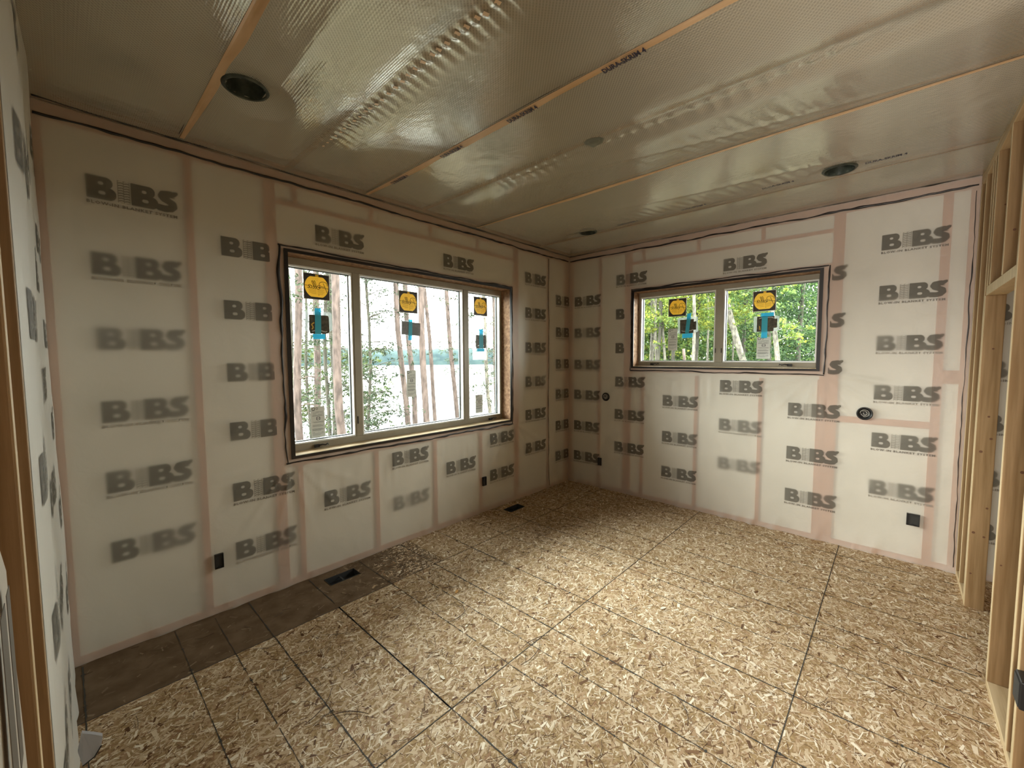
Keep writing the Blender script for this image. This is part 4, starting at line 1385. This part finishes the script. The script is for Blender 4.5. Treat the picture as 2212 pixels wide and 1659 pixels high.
TWL = ['longer dark twig on the near left boards', 'bent dark twig crossing another on the near left boards', 'long dark twig across the seam in the middle of the room', 'short dark twig by the seam crossing', 'dark twig cluster stem right of the seam crossing',
       'upright-lying twig just below the dark twig cluster', 'twig lying low in the middle of the foreground boards', 'long twig on the brightest boards', 'small twig beside the long one on the brightest boards']
for i, (x, y, ln, a) in enumerate(tw):
    p = [(x + math.cos(a + .5 * t) * ln * t, y + math.sin(a + .5 * t) * ln * t, .005 + .004 * abs(math.sin(5 * t + i))) for t in (-.5, -.25, 0, .25, .5)]
    mb = MB().tube(p, [.0012, .0018, .0020, .0016, .001], 5)
    mb.tube([p[2], (p[2][0] + .03 * math.cos(a + 1), p[2][1] + .03 * math.sin(a + 1), .007)], .0011, 4)
    tag(mb.build('dry_twig', M['twig']), TWL[i], 'twig', 'dry twigs on the boards')

# ------------------------------------------------------------------ outdoors
GZ = -4.2
g = MB()
gx = [-40, -10, -2, 4, 12, 25, 60, 120]
tag(grid_mesh('ground', np.linspace(-60, 120, 60), np.linspace(-60, 12.5, 36),
              lambda U, V: np.stack([U, V, -3.2 - .085 * np.clip(V + 5, 0, 20) + .25 * vnoise(U * .4, V * .4, 2) + .0 * U], -1), M['ground'], None), 'forest floor falling towards the lake', 'ground', kind='structure')
tag(MB().poly([(-900, 11.5, -4.62), (900, 11.5, -4.62), (900, 900, -4.62), (-900, 900, -4.62)]).build('lake_surface', M['water']), 'pale lake beyond the pines', 'lake', kind='structure')
# far wooded shore
def shorepos(U, V):
    D_ = 345 + V * 60
    top = 10.5 + 2.5 * vnoise(U * 9, V * 0, 3) + 2.2 * vnoise(U * 90, V * 3, 4) + 1.5 * vnoise(U * 260, V * 9, 5)
    z = -4.9 + top * np.clip(V * 9, 0, 1) ** .6
    return np.stack([CAM[0] + D_ * np.cos(U), CAM[1] + D_ * np.sin(U), z], -1)
tag(grid_mesh('hill_shore', np.linspace(.35, 2.1, 620), np.array([0, .015, .04, .08, .14, .3, .6, 1.0]), shorepos, M['shore'], None, smooth=False), 'wooded far shore across the lake', 'far shore', kind='structure')


def leaf_cloud(name, centers, n_per, spread, size, aspect, tint, mat, parent):
    c = np.asarray(centers, float); n = len(c) * n_per
    base = np.repeat(c, n_per, 0) + rng.normal(0, 1, (n, 3)) * np.asarray(spread)
    d1 = rng.normal(0, 1, (n, 3)); d1 /= np.linalg.norm(d1, axis=1)[:, None]
    d2 = np.cross(d1, rng.normal(0, 1, (n, 3))); d2 /= np.linalg.norm(d2, axis=1)[:, None]
    s = size * rng.uniform(.6, 1.3, n)[:, None]
    a, b = d1 * s, d2 * s * aspect
    q = np.stack([base - a * .5, base + b * .5, base + a * .5, base - b * .5], 1)
    t = np.repeat(np.clip(np.repeat(tint[0] + tint[1] * rng.normal(0, 1, len(c)), n_per) + .10 * rng.normal(0, 1, n), 0, 1), 4)
    o = np_mesh(name, q.reshape(-1, 3), np.arange(n * 4).reshape(-1, 4), mat, parent, attr={'tint': t})
    o['kind'] = 'stuff'
    return o


def trunk_pts(bx, by, tx, ty, z0, z1, wob=.04, n=16):
    p = []
    for i in range(n + 1):
        t = i / n
        z = z0 + (z1 - z0) * t
        f = (z + 4.2) / 13.2
        p.append((bx + (tx - bx) * f + wob * math.sin(z * 1.3 + bx * 9), by + (ty - by) * f + wob * math.cos(z * 1.1 + by * 7), z))
    return p


def tree(name, label, cat, bx, by, tx, ty, r, bark, zr=(-2, 6), nb=14, blen=(.5, 1.4), clumps=9, npc=9, leaf=(.082, .30), tint=(.45, .15), leafmat='needles', group=None, side=None, droop=-.15, top=9, spread=.045, base=-4.3):
    root = empty(name, (bx, by, base))
    tag(root, label, cat, group)
    tp = trunk_pts(bx, by, tx, ty, base, top)
    under(MB().tube(tp, [r * (1.06 - .35 * i / len(tp)) for i in range(len(tp))], 10).build('trunk', M[bark], smooth=True), root)
    if nb:
        br = MB(); cl = []
        for i in range(nb):
            z = random.uniform(*zr); f = (z - base) / (top - base); k = min(len(tp) - 1, int(f * (len(tp) - 1)))
            o = Vector(tp[k]); o.z = z
            a = random.uniform(0, 2 * PI) if side is None else side + random.uniform(-.9, .9)
            ln = random.uniform(*blen)
            d = Vector((math.cos(a), math.sin(a), droop + random.uniform(-.2, .35)))
            pts = [o + d * ln * t + Vector((0, 0, .12 * ln * math.sin(t * 3))) for t in (0, .3, .6, 1)]
            br.tube(pts, [.012, .009, .006, .003], 5, cap=False)
            for j in range(clumps):
                t = random.uniform(.25, 1.05)
                q = o + d * ln * t + Vector((0, 0, .12 * ln * math.sin(t * 3)))
                off = Vector((random.gauss(0, .16), random.gauss(0, .16), random.gauss(0, .07)))
                br.tube([q, q + off], [.003, .0015], 3, cap=False)
                cl.append(tuple(q + off))
        tag(under(br.build('branches', M[bark]), root), kind='stuff')
        lo = leaf_cloud('needles' if leafmat == 'needles' else 'leaves', cl, npc, (spread, spread, spread * .6), leaf[0], leaf[1], tint, M[leafmat], None)
        lo.location = (0, 0, 0); under(lo, root)
    return root


G1 = 'red pines between the house and the lake'
tree('pine_tree', 'straight pink-barked pine trunk at the left edge of the left pane', 'tree', -1.67, 5.17, -1.58, 5.14, .076, 'trunk_pine', (0, 5), 6, (.4, .9), 6, group=G1)
tree('pine_tree', 'pine trunk behind the sticker in the middle of the left pane', 'tree', .01, 8.81, .37, 8.67, .098, 'trunk_pine', (-1, 6), 26, (.6, 1.6), 8, group=G1, tint=(.45, .15))
tree('pine_tree', 'thick leaning pine trunk on the right side of the left pane', 'tree', -.99, 4.34, -1.43, 4.54, .083, 'trunk_pine', (1, 5), 7, (.4, .9), 6, group=G1)
tree('pine_tree', 'slim dark trunk between the two thick ones of the left pane', 'tree', -.49, 6.86, -.23, 6.75, .045, 'trunk_dark', (-1.6, 5), 26, (.4, 1.1), 9, group=G1, tint=(.5, .15))
tree('pine_tree', 'distant mossy trunk low behind the left pane', 'tree', 1.4, 10.4, 1.32, 10.43, .092, 'trunk_dark', (-3, 6), 40, (.6, 1.8), 9, group=G1, tint=(.55, .2))
tree('pine_tree', 'thin dark trunk left of the labelled trunk, left pane', 'tree', 1.03, 11.63, .99, 11.65, .05, 'trunk_dark', (-3, 6), 30, (.5, 1.6), 9, group=G1, tint=(.5, .2))
tree('pine_tree', 'faint trunk nearest the left jamb of the large window', 'tree', -.86, 8.06, -.70, 8.01, .05, 'trunk_dark', (-2, 5), 30, (.5, 1.4), 9, group=G1, tint=(.35, .2))
tree('young_pine', 'young pine with long ragged side branches in the middle pane', 'tree', -.07, 5.55, .08, 5.48, .036, 'trunk_dark', (-.8, 4.4), 80, (.5, 1.25), 9, tint=(.32, .12), droop=-.05)
tree('pine_tree', 'grey leaning trunk behind the middle sticker', 'tree', .84, 5.01, .39, 5.3, .070, 'trunk_pine', (2, 5), 4, (.4, .8), 6, group=G1)
tree('pine_tree', 'trunk just right of and behind the grey leaning one, middle pane', 'tree', 1.49, 5.78, 1.18, 5.99, .074, 'trunk_pine', (2, 6), 6, (.4, 1), 6, group=G1)
tree('pine_tree', 'tall bare trunk with a bend right of the middle sticker', 'tree', .86, 4.39, .65, 4.54, .080, 'trunk_pine', nb=0, group=G1)
tree('pine_tree', 'slender grey trunk crossing behind the bent trunk', 'tree', 2.71, 6.14, 1.93, 6.7, .062, 'trunk_pine', nb=0, group=G1)
tree('pine_tree', 'slanting trunk near the right side of the middle pane', 'tree', 3.76, 6.56, 3.09, 7.11, .075, 'trunk_pine', (.4, 4.4), 22, (.5, 1.5), 9, group=G1, tint=(.6, .2))
tree('pine_tree', 'slim brown trunk in the narrow right pane', 'tree', 3.21, 4.33, 2.5, 5.02, .052, 'trunk_pale', (-1, 5), 34, (.4, 1.1), 9, group=G1, tint=(.45, .2))
tree('pine_tree', 'upright trunk behind the slim brown one, narrow right pane', 'tree', 5.22, 6.56, 5.1, 6.68, .075, 'trunk_pine', (-2, 6), 36, (.6, 1.6), 9, group=G1, tint=(.45, .2))
tree('young_pine', 'bushy green young pine beyond the left pane', 'tree', .9, 13.2, .9, 13.3, .06, 'trunk_dark', (-1, 2.4), 75, (.6, 2.2), 9, tint=(.85, .12), leaf=(.15, .4))
tree('young_pine', 'bushy young pine behind the left edge of the middle pane', 'tree', 3.2, 12.6, 3.2, 12.7, .06, 'trunk_dark', (-1.5, 1.9), 60, (.6, 2.0), 9, tint=(.75, .15), leaf=(.14, .4))

G2 = 'pale trunks in the woods'
kw = dict(group=G2, leafmat='leaves', base=-3.4)
tree('forest_tree', 'big leaning pale trunk left in the right pane of the small window', 'tree', 9.25, -1.39, 8.42, 1.81, .100, 'trunk_pale', (2, 5), 8, (.4, 1.0), 8, tint=(.7, .15), leaf=(.1, .6), **kw)
tree('forest_tree', 'straight white trunk right of the sticker, left pane of small window', 'tree', 7.6, .85, 7.5, 1.14, .050, 'trunk_pale', nb=0, **kw)
tree('forest_tree', 'thin white trunk beside the straight white one', 'tree', 10.48, 1.72, 10.35, 2.09, .045, 'trunk_pale', nb=0, **kw)
tree('forest_tree', 'pinkish trunk below the packet of the left pane, small window', 'tree', 5.68, .3, 5.49, .82, .045, 'trunk_pine', nb=0, top=1.9, **kw)
tree('forest_tree', 'curved thin pale trunk left of the pale label', 'tree', 9.39, 1.86, 8.81, 3.23, .050, 'trunk_pale', (2, 4), 5, (.3, .8), 6, tint=(.7, .15), leaf=(.1, .6), **kw)
tree('forest_tree', 'pale trunk under the packet of the right pane, small window', 'tree', 8.18, -1.58, 7.93, -.19, .065, 'trunk_pale', (2, 4), 8, (.3, .8), 8, tint=(.75, .15), leaf=(.1, .6), **kw)
tree('forest_tree', 'wide trunk shape standing in for a whitish reflection, far left of the small window', 'tree', 10.83, 3.57, 10.74, 3.77, .09, 'trunk_pale', nb=0, **kw)  # tarp reflection in the pane, shaped as a trunk
tree('forest_tree', 'second trunk shape standing in for the whitish reflection, far left of the small window', 'tree', 9.12, 2.48, 8.92, 2.95, .047, 'trunk_pale', nb=0, **kw)  # narrower streak of the tarp reflection, also shaped as a trunk
tree('forest_tree', 'hair-thin distant trunk by the mullion of the small window', 'tree', 14.42, 2.5, 14.28, 2.97, .05, 'trunk_pale', nb=0, **kw)
tree('forest_tree', 'thin upright trunk left of the big leaning one', 'tree', 11.79, .78, 11.64, 1.33, .033, 'trunk_pale', nb=0, **kw)


def leafy(i, az, dist, h0, h1, wd, tint, size, n, label):
    x = CAM[0] + dist * math.cos(math.radians(az)); y = CAM[1] + dist * math.sin(math.radians(az))
    name = 'leafy_tree'
    root = empty(name, (x, y, -3.6)); tag(root, label, 'tree', 'leafy trees filling the woods')
    under(MB().tube(trunk_pts(x, y, x + .2, y, -3.6, h1 - .5, n=8), [.09 - .006 * k for k in range(9)], 7).build('trunk', M['trunk_dark'], smooth=True), root)
    cl = []
    for k in range(n):
        z = random.uniform(h0, h1); f = (z - h0) / (h1 - h0)
        rr = wd * (1 - .5 * f) * math.sqrt(random.random()); a = random.uniform(0, 2 * PI)
        cl.append((x + rr * math.cos(a), y + rr * math.sin(a), z))
    o = leaf_cloud('leaves', cl, 44, (.26 * size / .12, .26 * size / .12, .07 * size / .12), size, .6, tint, M['leaves'], None)
    under(o, root)


LT = ['yellow-green leafy tree', 'fresh green leafy tree', 'deep green leafy tree', 'dark bluish green dense tree']
spots = []
k = 0
where = ['by the north corner', 'left of the white trunks', 'behind the left sticker', 'behind the white trunks', 'behind the mullion', 'left of the leaning trunk', 'behind the leaning trunk', 'behind the right sticker', 'right of the right sticker', 'at the right jamb', 'beyond the right jamb']
for j, az in enumerate((33, 29.5, 26.5, 24, 21.5, 19, 16.5, 14, 11.0, 8.0, 4.0)):
    for li, (dist, h1, n, sz) in enumerate(((15.5, 5.6, 110, .078), (22, 8.0, 230, .12), (33, 13.0, 300, .22))):
        right = az < 12.5
        if right: tint = ((.36, .16), (.30, .12), (.25, .1))[li]; kind = 3 if li else 2
        else: tint = ((.78, .16), (.62, .18), (.35, .18))[li]; kind = (0, 1, 2)[li]
        leafy(k, az + random.uniform(-1, 1), dist + random.uniform(-1.2, 1.2), (2.6 if (li == 0 and not right) else 0.5 if li == 0 else -1), h1, (1.1, 1.9, 3.0)[li], tint, sz, n,
              '%s %s, %s' % (LT[kind], where[j], ('nearest row', 'middle row', 'far row')[li]))
        k += 1
